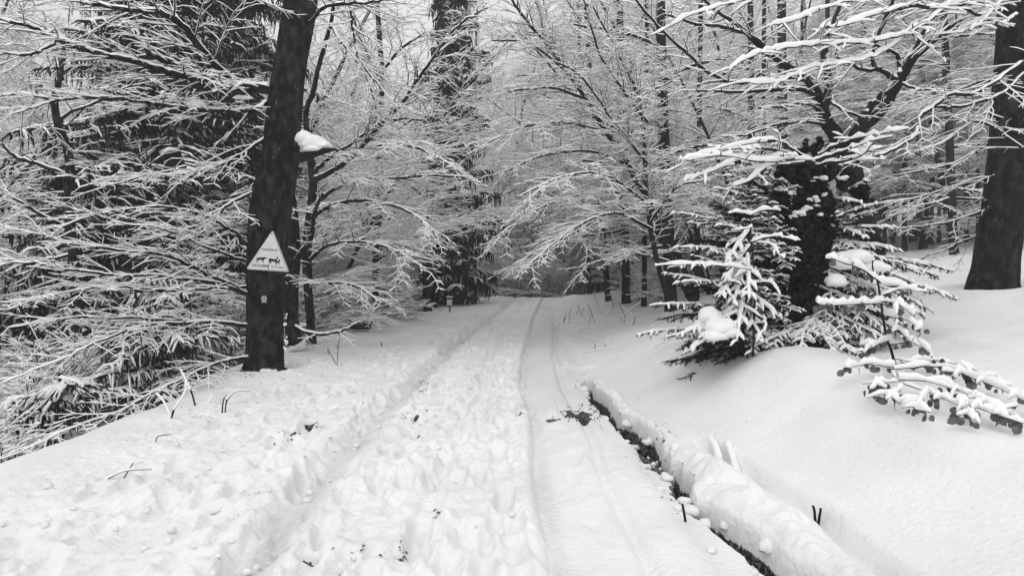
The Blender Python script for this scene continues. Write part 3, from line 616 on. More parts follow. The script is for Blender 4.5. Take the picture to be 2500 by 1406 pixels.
limb_tree('beech_tree', 'thin crooked limb tree reaching across between forked tree and big right trunk', 'tree',
  [(2560, 640, 8.0, 22), (2555, 400, 8.0, 18), (2545, 250, 8.0, 14), (2530, 120, 8, 10)],
  [[(2545, 200, 8.0, 9), (2500, 155, 7.8, 8), (2438, 196, 7.7, 7), (2370, 232, 7.6, 7), (2318, 232, 7.6, 7), (2285, 260, 7.6, 7), (2248, 284, 7.6, 7), (2242, 310, 7.6, 7), (2232, 334, 7.5, 7), (2171, 370, 7.4, 6), (2121, 388, 7.3, 5), (2060, 402, 7.2, 4)],
   [(2500, 180, 7.8, 6), (2440, 235, 7.7, 5), (2340, 262, 7.6, 5), (2286, 262, 7.6, 4)],
   [(2560, 420, 8, 5), (2400, 300, 7.9, 4), (2300, 350, 7.8, 3), (2200, 380, 7.6, 3)],
   [(2560, 400, 9, 6), (2480, 420, 9.4, 5), (2380, 440, 9.8, 4), (2250, 480, 10, 3), (2130, 500, 10.2, 3)], [(2560, 480, 9, 6), (2450, 500, 9.6, 5), (2330, 540, 10, 4), (2200, 560, 10.3, 3)],
   [(2560, 300, 9, 6), (2450, 330, 9.6, 5), (2330, 400, 10, 4), (2180, 430, 10.3, 3)], [(2560, 560, 9, 5), (2440, 560, 9.8, 4), (2330, 600, 10.3, 3), (2230, 640, 10.6, 3)]], .9, .12, beechC(snow=[.012, .010, .009, .008], rmin=.003), start=.1)

# ---------------------------------------------------------------- the big trunk on the right
b2 = np.array(PX(2432, 690, 9.5)); b2[2] = HZ(b2[0], 9.5)
T2 = thing('beech_tree', 'massive dark trunk on the snowy rise near the edge of the woods, flared foot', 'tree', tuple(b2))
q, rq = pxline([(2420, 730, 9.5, 120), (2424, 692, 9.5, 106), (2430, 660, 9.5, 98), (2438, 600, 9.5, 94), (2457, 480, 9.5, 92), (2474, 300, 9.5, 92), (2486, 150, 9.5, 92), (2493, 0, 9.5, 92), (2505, -300, 9.6, 80), (2515, -700, 9.6, 50)], 7)
v, f = tube(q, rq, 28, .07, 3, 9); mesh('trunk', v, f, [BEECH], None, T2, loc=tuple(b2))
rt = []
for a, py, w in ((2372, 690, 20), (2405, 702, 26), (2478, 688, 22)):
    ql, rl = pxline([(2432, 630, 9.45, 40), ((2432 + a) / 2, 665, 9.4, w * 1.2), (a, py, 9.3, w * .5)], 5); rt.append(tube(ql, rl, 10, .1, 2, a))
v, f = merge(rt); mesh('root', v, f, [BEECH], None, T2, loc=tuple(b2))
fg = [
 [(2490, -60, 8.8, 10), (2400, -10, 7.5, 8), (2313, 20, 6.4, 7), (2224, 18, 5.8, 6), (2153, 32, 5.4, 5), (2064, 60, 5.1, 4), (2000, 68, 4.9, 3)],
 [(2480, -90, 8.8, 10), (2380, -40, 7.0, 8), (2260, 60, 6.0, 6), (2157, 96, 5.5, 5), (2040, 108, 5.2, 5), (1922, 116, 5.0, 4), (1851, 130, 4.9, 4), (1780, 169, 4.8, 3)],
 [(2490, -40, 8.8, 8), (2420, 30, 7.4, 6), (2384, 66, 6.8, 4), (2340, 80, 6.5, 3)],
 [(2480, -120, 8.8, 9), (2300, -70, 6.6, 7), (2150, -20, 5.8, 5), (2020, 20, 5.3, 4), (1940, 50, 5.1, 3), (1880, 62, 5, 3)],
 [(2480, -150, 8.8, 9), (2250, -110, 6.4, 7), (2020, -50, 5.6, 5), (1860, -10, 5.2, 4), (1740, 20, 5, 3), (1640, 62, 4.9, 3)],
 [(2240, 62, 5.9, 4), (2150, 130, 5.6, 4), (2080, 150, 5.4, 3), (1990, 165, 5.2, 3), (1900, 200, 5.1, 3), (1800, 205, 5, 3)],
 [(2480, 40, 9, 8), (2440, 60, 8, 6), (2395, 40, 7.4, 5), (2340, 20, 7, 4)],
]
tw = []
for rws in fg:
    ql, rl = pxline(rws, 6, .02); strands('bough', [(ql, rl, .028)], T2, tuple(b2), K=10)
    twigs_on(tw, ql, rl, beechC(snow=[.024, .020, .018, .016], rmin=.0035, wob=[.2, .3, .4, .5], sp=[.2, .13, .10], lift=[0, .03, .02, 0]), 2, .50, .12, .34)
strands('crown', tw, T2, tuple(b2), K=10, lump=.3)

# ---------------------------------------------------------------- ivy stump with young conifers
sb = np.array(PX(1965, 872, 7.3)); sb[2] = HZ(sb[0], 7.3)
ST = thing('ivy_covered_stump', 'broken black stump smothered in ivy, snow caps on its lobes', 'tree stump', tuple(sb))
q, rq = pxline([(1965, 890, 7.3, 60), (1963, 800, 7.3, 44), (1962, 700, 7.3, 42), (1965, 600, 7.3, 48), (1975, 500, 7.3, 60), (1980, 420, 7.3, 62), (1980, 385, 7.3, 40)], 6)
v, f = tube(q, rq, 16, .2, 4, 1); mesh('trunk', v, f, [BARK], None, ST, loc=tuple(sb))
def leaf_cloud(spots, n_, size, stretch=1.0):
    """leaf sized quads filling ellipsoids: spots (centre, radii)"""
    vol = np.array([s[0] * s[1] * s[2] for c, s in spots]); ids = RN.choice(len(spots), n_, p=vol / vol.sum())
    C_ = np.array([c for c, s in spots])[ids]; S_ = np.array([s for c, s in spots])[ids]
    d = RN.normal(size=(n_, 3)); d /= np.linalg.norm(d, axis=1)[:, None]; c_ = C_ + d * S_ * (RN.rand(n_, 1) ** .45)
    a = RN.normal(size=(n_, 3)); a /= np.linalg.norm(a, axis=1)[:, None]; b_ = np.cross(a, RN.normal(size=(n_, 3))); b_ /= np.linalg.norm(b_, axis=1)[:, None]
    s = size * (.6 + .8 * RN.rand(n_, 1)); a *= s * stretch; b_ *= s * .8
    V = np.stack([c_ - a, c_ + b_ * .9, c_ + a, c_ - b_ * .9], 1).reshape(-1, 3); i = np.arange(n_) * 4
    return V, np.stack([i, i + 1, i + 2, i + 3], 1)
kk = 7.3 / F
spots = []
for px, py, rx, ry in ((1980, 420, 60, 36), (1940, 415, 22, 24), (2028, 405, 26, 22), (1985, 500, 48, 48), (1903, 482, 20, 24), (1912, 520, 18, 34), (2012, 500, 26, 44), (1995, 540, 30, 40), (1960, 580, 48, 50), (1965, 650, 44, 50),
                       (1960, 720, 38, 46), (1955, 790, 30, 45), (1965, 840, 28, 26), (1930, 560, 26, 44), (2000, 600, 26, 40), (2070, 440, 24, 20), (1925, 640, 22, 40), (2100, 470, 20, 28)):
    spots.append((PX(px, py, 7.25), (rx * kk, rx * kk * .9, ry * kk)))
for px, py in ((1930, 385), (1955, 372), (1990, 366), (2020, 378), (2045, 395), (2070, 420), (1905, 410), (2000, 350), (1968, 356)): spots.append((PX(px, py, 7.25), (U(8, 16) * kk, U(8, 14) * kk, U(12, 24) * kk)))
for q_ in range(26):
    py = U(400, 840); hw_ = float(np.interp(py, [400, 480, 560, 640, 740, 860], [58, 72, 58, 44, 34, 26])); sx_ = random.choice((-1, 1))
    spots.append((PX(1968 + sx_ * hw_, py, 7.25 + U(-.1, .1)), (U(9, 20) * kk, U(9, 18) * kk, U(12, 26) * kk)))
pass
caps = []
for px, py, rx, rz in ((2002, 438, 17, 6), (1908, 462, 17, 7), (1928, 472, 8, 6), (1983, 487, 14, 7), (2012, 476, 8, 5), (1968, 510, 13, 7), (1948, 522, 15, 8), (1938, 530, 9, 6), (1992, 503, 8, 4), (2000, 524, 9, 4), (1898, 503, 5, 4), (2058, 436, 14, 5), (1940, 386, 12, 4)):
    c = PX(px, py, 7.25 - 40 * kk); caps += [((c[0] + U(-.9, .9) * rx * kk, c[1] + U(-.5, .5) * rx * kk, c[2] + U(-.6, .6) * rz * kk), (rx * kk * q_, rx * kk * q_ * .9, rz * kk * q_ * 1.5)) for q_ in (.65, .5, .5, .4, .4, .3)]
    spots.append((PX(px, py + rz + 12, 7.25 - 36 * kk), (rx * kk, rx * kk * .9, 16 * kk)))
v, f = leaf_cloud(spots, 15000, .034); mesh('ivy', v, f, [IVY], None, ST, loc=tuple(sb), smooth=False)
for q_ in range(0, len(caps), 6): lumps('snow_cap', caps[q_:q_ + 6], ST, tuple(sb))

def conifer_spray(out, ndl, p, d, L, r, snow, droop=.06, sp=.06, wl=.28, depth=1):
    """bough with side fingers drooping, needles below"""
    n = max(3, int(L / .07)); sl = L / n; pts = [p]; rad = [r]; sd = 1; acc = 0
    for i in range(n):
        t = (i + 1) / n
        d = nrm((d[0] + (R() - .5) * .12, d[1] + (R() - .5) * .12, d[2] - droop * t + (R() - .5) * .06)); p = (p[0] + d[0] * sl, p[1] + d[1] * sl, p[2] + d[2] * sl)
        pts.append(p); rad.append(r * (1 - .6 * t)); acc += sl
        while acc > sp and t > .12:
            acc -= sp * U(.7, 1.3); sv = nrm(cross(d, Z)); a = U(.7, 1.1)
            cd = nrm((d[0] * math.cos(a) + sv[0] * math.sin(a) * sd, d[1] * math.cos(a) + sv[1] * math.sin(a) * sd, d[2] * math.cos(a) - U(0, .25)))
            cl = wl * (1.15 - t) * U(.6, 1.2) + .04
            if depth > 0 and cl > .16: conifer_spray(out, ndl, p, cd, cl, r * .6, snow * .8, droop, sp * 1.1, cl * .38, depth - 1)
            else: 
                e = (p[0] + cd[0] * cl, p[1] + cd[1] * cl, p[2] + cd[2] * cl - cl * .12); m_ = ((p[0] + e[0]) / 2, (p[1] + e[1]) / 2, (p[2] + e[2]) / 2 + cl * .05)
                s_ = snow if R() < .8 else .0
                out.append(([p, m_, e], [r * .6, r * .6, r * .35], s_)); ndl.append(([p, m_, e], .03))
            sd = -sd
    out.append((pts, rad, snow)); ndl.append((pts, .03))
def needles(name, ndl, parent, loc, per=.008, ln=.022, m=None, down=.25, rad=.0):
    """thin needle blades along polylines"""
    A, B = [], []
    for pts, _ in ndl:
        P_ = np.asarray(pts); A.append(P_[:-1]); B.append(P_[1:])
    A = np.concatenate(A); B = np.concatenate(B); L = np.linalg.norm(B - A, axis=1); k_ = np.maximum((L / per).astype(int), 1)
    idx = np.repeat(np.arange(len(A)), k_); t = RN.rand(len(idx), 1); P_ = A[idx] * (1 - t) + B[idx] * t; T = (B - A)[idx] / (L[idx][:, None] + 1e-6)
    d = RN.normal(size=P_.shape); d[:, 2] -= down * 2; d = d / np.linalg.norm(d, axis=1)[:, None] + T * .7; d /= np.linalg.norm(d, axis=1)[:, None]
    w = np.cross(d, RN.normal(size=P_.shape)); w /= np.linalg.norm(w, axis=1)[:, None]; l_ = ln * (.7 + .6 * RN.rand(len(P_), 1))
    V = np.stack([P_ - w * ln * .09, P_ + w * ln * .09, P_ + d * l_ + w * ln * .03, P_ + d * l_ - w * ln * .03], 1).reshape(-1, 3); i = np.arange(len(P_)) * 4
    return mesh(name, V, np.stack([i, i + 1, i + 2, i + 3], 1), [m or NEEDLE], None, parent, smooth=False, loc=loc)
def young_conifer(label, bpx, boughs_, snow, trunk=None, K=10, per=.006, ln=.036, sp=.055):
    b0 = np.array(PX(*bpx)); t_ = thing('young_spruce', label, 'tree', tuple(b0))
    if trunk:
        ql, rl = pxline(trunk, 5); v, f = tube(ql, rl, 8); mesh('trunk', v, f, [BARK], None, t_, loc=tuple(b0))
    out, nd = [], []
    for a, b_, wl in boughs_:
        p = np.array(PX(*a)); e = np.array(PX(*b_)); d = e - p; L = np.linalg.norm(d); d = d / L
        conifer_spray(out, nd, tuple(p), nrm((d[0], d[1], d[2] + .10)), L * 1.05, .008, snow, .022, sp, wl)
        for q_ in (.09, .18): conifer_spray(out, nd, (p[0] + U(-.1, .1), p[1] + .1, p[2] - q_), nrm((d[0] + U(-.15, .15), d[1] + .15, d[2] - .02)), L * U(.7, .95), .010, 0.0, .03, sp * 1.2, wl)
    strands('snowy_boughs', out, t_, tuple(b0), K=K, bark=NEEDLE, wide=1.5); needles('needles', nd, t_, tuple(b0), per, ln)
    return t_
bl = []
for (x0, y0, Y0, x1, y1, Y1, wl) in (
  (1930, 620, 7.4, 1690, 505, 6.9, .30), (1930, 560, 7.4, 1745, 440, 7.1, .28), (1930, 650, 7.4, 1690, 590, 6.7, .3), (1930, 700, 7.4, 1640, 640, 6.7, .32), (1930, 740, 7.4, 1610, 700, 6.7, .32),
  (1930, 780, 7.4, 1600, 760, 6.7, .3), (1930, 800, 7.3, 1575, 862, 6.7, .25), (1930, 820, 7.2, 1640, 800, 6.5, .3), (1920, 700, 7.3, 1770, 640, 6.5, .3), (1920, 760, 7.3, 1760, 720, 6.3, .3),
  (1930, 620, 7.4, 1780, 560, 6.7, .28), (1930, 820, 7.2, 1730, 845, 6.4, .26), (1900, 830, 7.2, 1810, 870, 6.4, .2), (1940, 820, 7.1, 1880, 870, 6.4, .2), (1930, 680, 7.6, 1700, 540, 7.6, .3), (1930, 760, 7.6, 1640, 680, 7.7, .34),
  (1940, 530, 7.5, 1800, 420, 7.2, .24), (1940, 480, 7.3, 1830, 390, 6.8, .24), (1930, 520, 7.3, 1760, 470, 6.9, .26), (1930, 580, 7.2, 1800, 500, 6.7, .24), (1930, 560, 7.6, 1720, 560, 7.3, .3), (1930, 640, 7.3, 1790, 600, 6.6, .26), (1930, 850, 7.0, 1660, 850, 6.5, .24), (1930, 800, 7.6, 1640, 750, 7.8, .34), (1920, 600, 7.6, 1740, 620, 7.9, .3), (1930, 720, 7.8, 1700, 640, 8.2, .34)):
    bl.append(((x0, y0, Y0), (x1, y1, Y1), wl))
young_conifer('young conifer left of the ivy stump, boughs fanning out under snow', (1900, 860, 7.4), bl, .020, [(1900, 870, 7.45, 14), (1915, 700, 7.45, 12), (1925, 520, 7.5, 8)])
bl = []
for (x0, y0, Y0, x1, y1, Y1, wl) in (
  (2000, 620, 7.5, 2290, 735, 7.2, .34), (2000, 600, 7.5, 2270, 690, 7.5, .34), (2000, 660, 7.5, 2230, 770, 6.9, .3), (2000, 560, 7.5, 2130, 520, 6.9, .16), (2000, 540, 7.5, 2110, 585, 6.9, .08), (2000, 640, 7.5, 2180, 740, 6.8, .3),
  (2000, 700, 7.5, 2140, 800, 6.8, .3), (2000, 620, 7.6, 2300, 670, 8.0, .34), (2000, 730, 7.5, 2100, 830, 6.9, .26), (2000, 760, 7.4, 2050, 860, 6.6, .22), (1990, 760, 7.3, 2000, 860, 6.5, .2), (2000, 680, 7.7, 2200, 800, 7.8, .3),
  (2000, 580, 7.5, 2140, 640, 7.0, .28), (2000, 800, 7.4, 2120, 850, 6.9, .24), (2000, 480, 7.4, 2085, 500, 6.9, .1), (2010, 540, 7.4, 2120, 515, 6.8, .2), (2010, 500, 7.5, 2110, 460, 7.1, .16), (2010, 590, 7.4, 2180, 610, 6.9, .26), (2010, 560, 7.6, 2170, 570, 7.5, .24), (1990, 760, 7.3, 2080, 850, 6.5, .26), (1990, 740, 7.3, 2150, 830, 6.7, .28), (1980, 780, 7.2, 1940, 860, 6.4, .22), (2000, 700, 7.3, 2180, 790, 6.6, .28), (2000, 790, 7.3, 2190, 850, 6.9, .26), (1990, 800, 7.2, 2110, 875, 6.6, .24), (1975, 800, 7.2, 1890, 850, 6.5, .22), (2000, 660, 7.3, 2260, 760, 7.0, .3)):
    bl.append(((x0, y0, Y0), (x1, y1, Y1), wl))
YC = young_conifer('young conifer right of the ivy stump, long flat boughs bent down by snow', (2010, 860, 7.5), bl, .026, [(2015, 870, 7.55, 14), (2005, 700, 7.55, 12), (2000, 560, 7.55, 8)])
def pxl(px, py, Y, rx, rz): 
    k_ = Y / F; return (PX(px, py, Y), (rx * k_, rx * k_ * .9, rz * k_))
lumps('snow_pad', [pxl(2085, 632, 6.75, 46, 24), pxl(2062, 645, 6.8, 34, 26), pxl(2125, 655, 6.75, 44, 20), pxl(2160, 690, 6.7, 44, 14), pxl(2040, 690, 6.8, 26, 22)], YC, YC.location)
young_conifer('small spruce thick with snow pads in front of the fanned conifer', (1800, 855, 6.5),
  [((1830, 560, 6.5), (1780, 640, 6.3), .14), ((1830, 600, 6.5), (1765, 690, 6.3), .16), ((1820, 640, 6.5), (1790, 745, 6.2), .16), ((1825, 660, 6.4), (1760, 730, 6.2), .18), ((1825, 620, 6.4), (1830, 730, 6.1), .16),
   ((1815, 720, 6.5), (1740, 830, 6.2), .2), ((1815, 720, 6.4), (1800, 830, 6.1), .2), ((1815, 740, 6.4), (1860, 830, 6.2), .18), ((1815, 700, 6.5), (1890, 770, 6.3), .18), ((1815, 760, 6.5), (1680, 815, 6.3), .2), ((1815, 780, 6.4), (1700, 860, 6.2), .2)],
  .034, [(1812, 870, 6.5, 8), (1820, 700, 6.5, 7), (1832, 540, 6.5, 4)], sp=.07)
SL = thing('snow_mound', 'rounded snow heap caught low in the conifer boughs left of the stump', 'snow', tuple(PX(1760, 850, 6.5)))
lumps('heap', [pxl(1735, 775, 6.35, 30, 26), pxl(1760, 800, 6.25, 38, 28), pxl(1745, 822, 6.2, 30, 20), pxl(1785, 815, 6.2, 26, 18), pxl(1715, 800, 6.4, 20, 22)], SL, SL.location)

# white beech sprays over the stump
def ground_pt(px, py, dz=0):
    Y = 8.0
    for q_ in range(40):
        p = PX(px, py, Y); h_ = HZ(p[0], Y); Y = max(2.5, Y + (p[2] - h_) * .5 * Y / 1.6 * (1 if Y < 40 else 0))
    p = PX(px, py, Y); return (p[0], Y, p[2] + dz)
def on_snow(rows, c=.07):
    return [(a, b_, min(ground_pt(a, b_ + 4)[1] * (1 - c / 1.3), q_ + 3), w) for a, b_, q_, w in rows]
def spray_thing(name, label, stem, limbs, snow, twL, tws, C, K=10, leaves=0, lsz=.028, bark=None, lv=2, start=.1):
    ql, rl = pxline(stem, 5, .006); b0 = ql[0].copy(); t_ = thing(name, label, 'sapling', tuple(b0))
    strands('stem', [(ql, rl, snow * .5)], t_, tuple(b0), K=10); tw = []
    for rws in limbs:
        q2, r2 = pxline(rws, 5, .008); tw.append((q2, r2, snow)); twigs_on(tw, q2, r2, C, lv, twL, tws, start)
    strands('twigs', tw, t_, tuple(b0), K=K, lump=.6)
    if leaves:
        tips = [(q_, q_) for p, r, s in tw for q_ in p[1:]]
        Vs, Fs, o = [], [], 0
        for i in range(leaves):
            c, c0 = random.choice(tips); c = np.array(c, float) + np.array([U(-.02, .02), U(-.03, .03), -.018]); s = lsz * U(.75, 1.35)
            az = R() * 6.28; tl_ = U(.2, 1.3); a = np.array([math.cos(az) * tl_, math.sin(az) * tl_, -.85]); a /= np.linalg.norm(a); b_ = np.cross(a, [math.sin(az), -math.cos(az) + .1, U(-.4, .4)]); b_ /= np.linalg.norm(b_)
            nn = np.cross(a, b_); out_ = []
            for u_, w_ in ((0, 0), (.35, .55), (.8, .75), (1.3, .62), (1.8, 0), (1.3, -.62), (.8, -.75), (.35, -.55)): out_.append(c + a * u_ * s + b_ * w_ * s + nn * abs(w_) * s * .3)
            out_ = np.array(out_); Vs.append(out_); Fs.append(np.array([[0, 1, 2, 7], [2, 3, 6, 7], [3, 4, 5, 6]]) + o); o += 8
        mesh('leaves', np.concatenate(Vs), np.concatenate(Fs), [LEAF], None, t_, loc=tuple(b0))
    return t_
CW = beechC(snow=[.03, .028, .026, .022], rmin=.0045, wob=[.2, .22, .3, .4], sp=[.2, .13, .11], droop=[0, .03, .03, .03])
spray_thing('beech_sapling', 'sapling spreading thick white horizontal twigs above the ivy stump', [(1990, 860, 7.6, 14), (2000, 700, 7.4, 12), (2010, 500, 7.2, 10), (2000, 410, 7.0, 8), (1960, 380, 6.8, 6)],
  [[(1990, 400, 6.9, 7), (1900, 385, 6.6, 6), (1792, 400, 6.3, 5), (1720, 424, 6.1, 4), (1669, 443, 6.0, 3)], [(1990, 400, 6.9, 6), (1880, 365, 6.6, 5), (1780, 365, 6.3, 4), (1690, 385, 6.1, 3)],
   [(1990, 395, 6.9, 6), (2060, 372, 6.5, 5), (2110, 350, 6.3, 4), (2138, 342, 6.2, 3)], [(1990, 405, 6.9, 6), (2060, 395, 6.5, 5), (2110, 375, 6.2, 4), (2130, 350, 6.1, 3)],
   [(1960, 385, 6.8, 6), (1900, 350, 6.6, 5), (1820, 352, 6.4, 4), (1740, 372, 6.2, 3), (1665, 400, 6.1, 3)], [(2000, 380, 6.9, 6), (2080, 340, 6.5, 4), (2160, 325, 6.2, 3), (2180, 318, 6.1, 2)],
   [(1960, 400, 6.8, 5), (1880, 405, 6.5, 4), (1830, 440, 6.3, 4), (1790, 455, 6.2, 3)], [(1950, 390, 6.8, 5), (1860, 395, 6.3, 4), (1760, 380, 6.0, 3), (1660, 395, 5.8, 3)]], .034, .42, .15, CW)
CX = beechC(snow=[.03, .024, .022, .02], rmin=.004, sp=[.2, .14, .12], wob=[.3, .4, .5, .6])
spray_thing('beech_sapling', 'slim upright sapling with zigzag snowy twigs, in front of the ivy stump', [(1838, 870, 6.3, 6), (1842, 700, 6.25, 5), (1832, 560, 6.2, 4), (1833, 520, 6.2, 3)],
  [[(1833, 525, 6.2, 4), (1870, 512, 6.1, 4), (1905, 514, 6.0, 3)], [(1833, 525, 6.2, 4), (1800, 518, 6.1, 3), (1780, 520, 6.1, 3)], [(1835, 590, 6.2, 4), (1870, 580, 6.1, 4), (1905, 577, 6.0, 3), (1945, 588, 5.9, 3)],
   [(1838, 590, 6.2, 4), (1880, 596, 6.1, 3), (1900, 620, 6, 3), (1914, 632, 6, 3)], [(1840, 690, 6.25, 4), (1880, 690, 6.2, 3), (1905, 720, 6.1, 3)], [(1835, 555, 6.2, 3), (1800, 562, 6.1, 3)],
   [(1840, 790, 6.3, 4), (1870, 790, 6.1, 3), (1852, 830, 6, 3)], [(1842, 660, 6.25, 3), (1780, 650, 6.1, 3), (1700, 645, 6, 3), (1600, 648, 5.95, 3)]], .024, .16, .13, CX, lv=3, start=.3)
CL = beechC(snow=[.05, .042, .040, .034], rmin=.005, sp=[.2, .14, .12], wob=[.3, .35, .4, .4])
spray_thing('beech_sapling', 'leafy sapling with thick snow-loaded twigs on the right bank', [(2185, 890, 5.9, 7), (2160, 800, 5.9, 6), (2145, 700, 5.9, 5), (2130, 650, 5.9, 4), (2135, 630, 5.9, 3)],
  [[(2150, 690, 5.9, 5), (2100, 655, 5.8, 5), (2055, 640, 5.7, 4), (2028, 628, 5.7, 3)], [(2150, 740, 5.9, 5), (2090, 742, 5.7, 5), (2040, 745, 5.6, 4), (1998, 742, 5.5, 3)], [(2150, 735, 5.9, 5), (2190, 740, 5.7, 4), (2230, 770, 5.6, 3)],
   [(2155, 720, 5.9, 5), (2200, 706, 5.8, 4), (2240, 712, 5.7, 3)], [(2160, 770, 5.9, 5), (2210, 780, 5.7, 4), (2250, 800, 5.6, 3)], [(2165, 790, 5.9, 4), (2200, 810, 5.7, 4), (2225, 835, 5.6, 3)],
   [(2170, 830, 5.9, 5), (2130, 845, 5.7, 4), (2110, 860, 5.6, 3)], [(2175, 840, 5.9, 5), (2230, 835, 5.7, 4), (2270, 860, 5.6, 3)]], .042, .22, .14, CL, leaves=80, lsz=.030)
spray_thing('beech_sapling', 'low leafy branch sprawling over the snow towards the frame edge, dark round leaves', on_snow([(2170, 880, 5.9, 6), (2190, 925, 5.6, 6), (2260, 955, 5.3, 5), (2340, 980, 5.1, 5)]),
  [on_snow(r_, .10) for r_ in ([(2180, 900, 5.7, 5), (2300, 895, 5.5, 5), (2400, 930, 5.3, 5), (2500, 975, 5.1, 4), (2560, 1000, 5, 3)], [(2190, 925, 5.6, 5), (2300, 935, 5.3, 5), (2380, 970, 5.1, 4), (2440, 1010, 4.9, 3)],
   [(2260, 955, 5.3, 5), (2320, 980, 5.1, 4), (2360, 998, 5.0, 3), (2375, 1022, 4.9, 3)], [(2260, 962, 5.3, 4), (2250, 975, 5.1, 4), (2238, 1000, 5.0, 3)], [(2190, 930, 5.6, 4), (2150, 935, 5.4, 4), (2126, 950, 5.3, 3)],
   [(2180, 895, 5.7, 4), (2120, 890, 5.5, 4), (2060, 898, 5.4, 3)], [(2300, 905, 5.5, 4), (2380, 915, 5.4, 4), (2460, 945, 5.3, 3)], [(2200, 885, 5.7, 4), (2290, 880, 5.6, 4), (2360, 900, 5.5, 3)], [(2200, 950, 5.3, 4), (2180, 965, 5.2, 3), (2165, 975, 5.1, 3)],
   [(2340, 980, 5, 4), (2400, 1000, 5, 4), (2460, 1020, 5, 3)])], .036, .22, .12, CL, leaves=150, lsz=.030, start=.05)
# ---------------------------------------------------------------- spruces
def spruce(label, x, y, H, rad, snowp, seed, group=None, hang=.5, dens=1.0, z0=None, low=.06, name='spruce_tree', fat=1.0, boughsnow=.03):
    random.seed(seed); z = HZ(x, y) - .1 if z0 is None else z0
    t_ = thing(name, label, 'tree', (x, y, z), group)
    pts = [(0, 0, H * i / 12) for i in range(13)]; v, f = tube(pts, [(.16 * H / 12) * (1 - i / 12.5) + .02 for i in range(13)], 10)
    mesh('trunk', v, f, [BARK], None, t_)
    out, hangs = [], []; zc = H * low
    while zc < H * .97:
        t = zc / H; Lw = rad * (1 - t) ** .75 * U(.7, 1.2) + .2
        for b_ in range(int(6 * dens)):
            az = R() * 6.283; Lb = Lw * U(.45, 1.25); d = (math.cos(az), math.sin(az), U(-.15, .35)); n = max(4, int(Lb / .3)); sl = Lb / n; p = (0, 0, zc + U(-.2, .2)); P_ = [p]
            for i in range(n):
                u = (i + 1) / n; d = nrm((d[0] + (R() - .5) * .12, d[1] + (R() - .5) * .12, d[2] - .16 * u + (.12 if u > .75 else 0))); p = (p[0] + d[0] * sl, p[1] + d[1] * sl, p[2] + d[2] * sl); P_.append(p)
                sv = nrm(cross(d, Z))
                for sd in (-1, 1):
                    for q_ in range(5):
                        o_ = R(); b0 = (p[0] - d[0] * sl * o_, p[1] - d[1] * sl * o_, p[2] - d[2] * sl * o_)
                        a = U(.6, 1.2); cl = (Lb * .28 * (1.1 - u) + .18) * U(.6, 1.3)
                        cd = (d[0] * math.cos(a) + sv[0] * math.sin(a) * sd, d[1] * math.cos(a) + sv[1] * math.sin(a) * sd, -U(.1, .5))
                        m_ = (b0[0] + cd[0] * cl * .5, b0[1] + cd[1] * cl * .5, b0[2] + cd[2] * cl * .35); e = (m_[0] + cd[0] * cl * .45, m_[1] + cd[1] * cl * .45, m_[2] + cd[2] * cl * .6 - .05)
                        out.append(([b0, m_, e], [.010 * fat, .015 * fat, .005], boughsnow * U(.4, 1) if R() < snowp else 0.0))
                        for h_ in range(2):
                            if R() < hang:
                                s0 = m_ if h_ else e; l_ = U(.12, .45); e2 = (s0[0] + U(-.06, .06), s0[1] + U(-.06, .06), s0[2] - l_)
                                hangs.append(([s0, ((s0[0] + e2[0]) / 2 + U(-.02, .02), (s0[1] + e2[1]) / 2, (s0[2] + e2[2]) / 2), e2], [.010 * fat, .015 * fat, .003], 0.0))
            out.append((P_, [.02] * len(P_), boughsnow * 1.2 if R() < snowp * .9 else 0.0))
        zc += U(.22, .34) / dens
    strands('boughs', out + hangs, t_, K=4, bark=NEEDLE, wide=1.3)
    return t_
x, y, _ = PX(1110, 745, 20.3)
spruce('tall dark spruce with drooping shaggy boughs, left of where the track crests', x, y, 15, 1.4, .45, 3, hang=.8, dens=.85, low=.03, fat=1.25)
x, y, _ = PX(420, 900, 13.5)
spruce('broad dark spruce behind the boughs of the sign trunk', x, y, 14, 3.4, .30, 4, hang=.3, dens=1.25, low=.03, fat=1.0, boughsnow=.022)
x, y, _ = PX(190, 900, 11.5)
spruce('low snowy spruce in the hollow beyond the left bank', x, y, 5.0, 2.4, .40, 5, hang=.15, dens=1.4, low=.04, boughsnow=.022, fat=.9)
x, y, _ = PX(560, 900, 16)
spruce('second dark spruce close behind the sign trunk', x, y, 15, 3.0, .25, 6, hang=.3, dens=1.1, fat=1.1, boughsnow=.022)
x, y, _ = PX(400, 950, 9.9)
spruce('little bent spruce under snow below the left bank edge', x, y, 2.3, 1.4, .6, 8, hang=.1, dens=1.5, low=.08, boughsnow=.020, fat=.8)
x, y, _ = PX(150, 1000, 7.7)
spruce('bushy snow-clad spruce sapling at the foot of the bank, near the picture corner', x, y, 1.3, 1.0, .6, 9, hang=.1, dens=1.3, low=.1, boughsnow=.018, fat=.7)

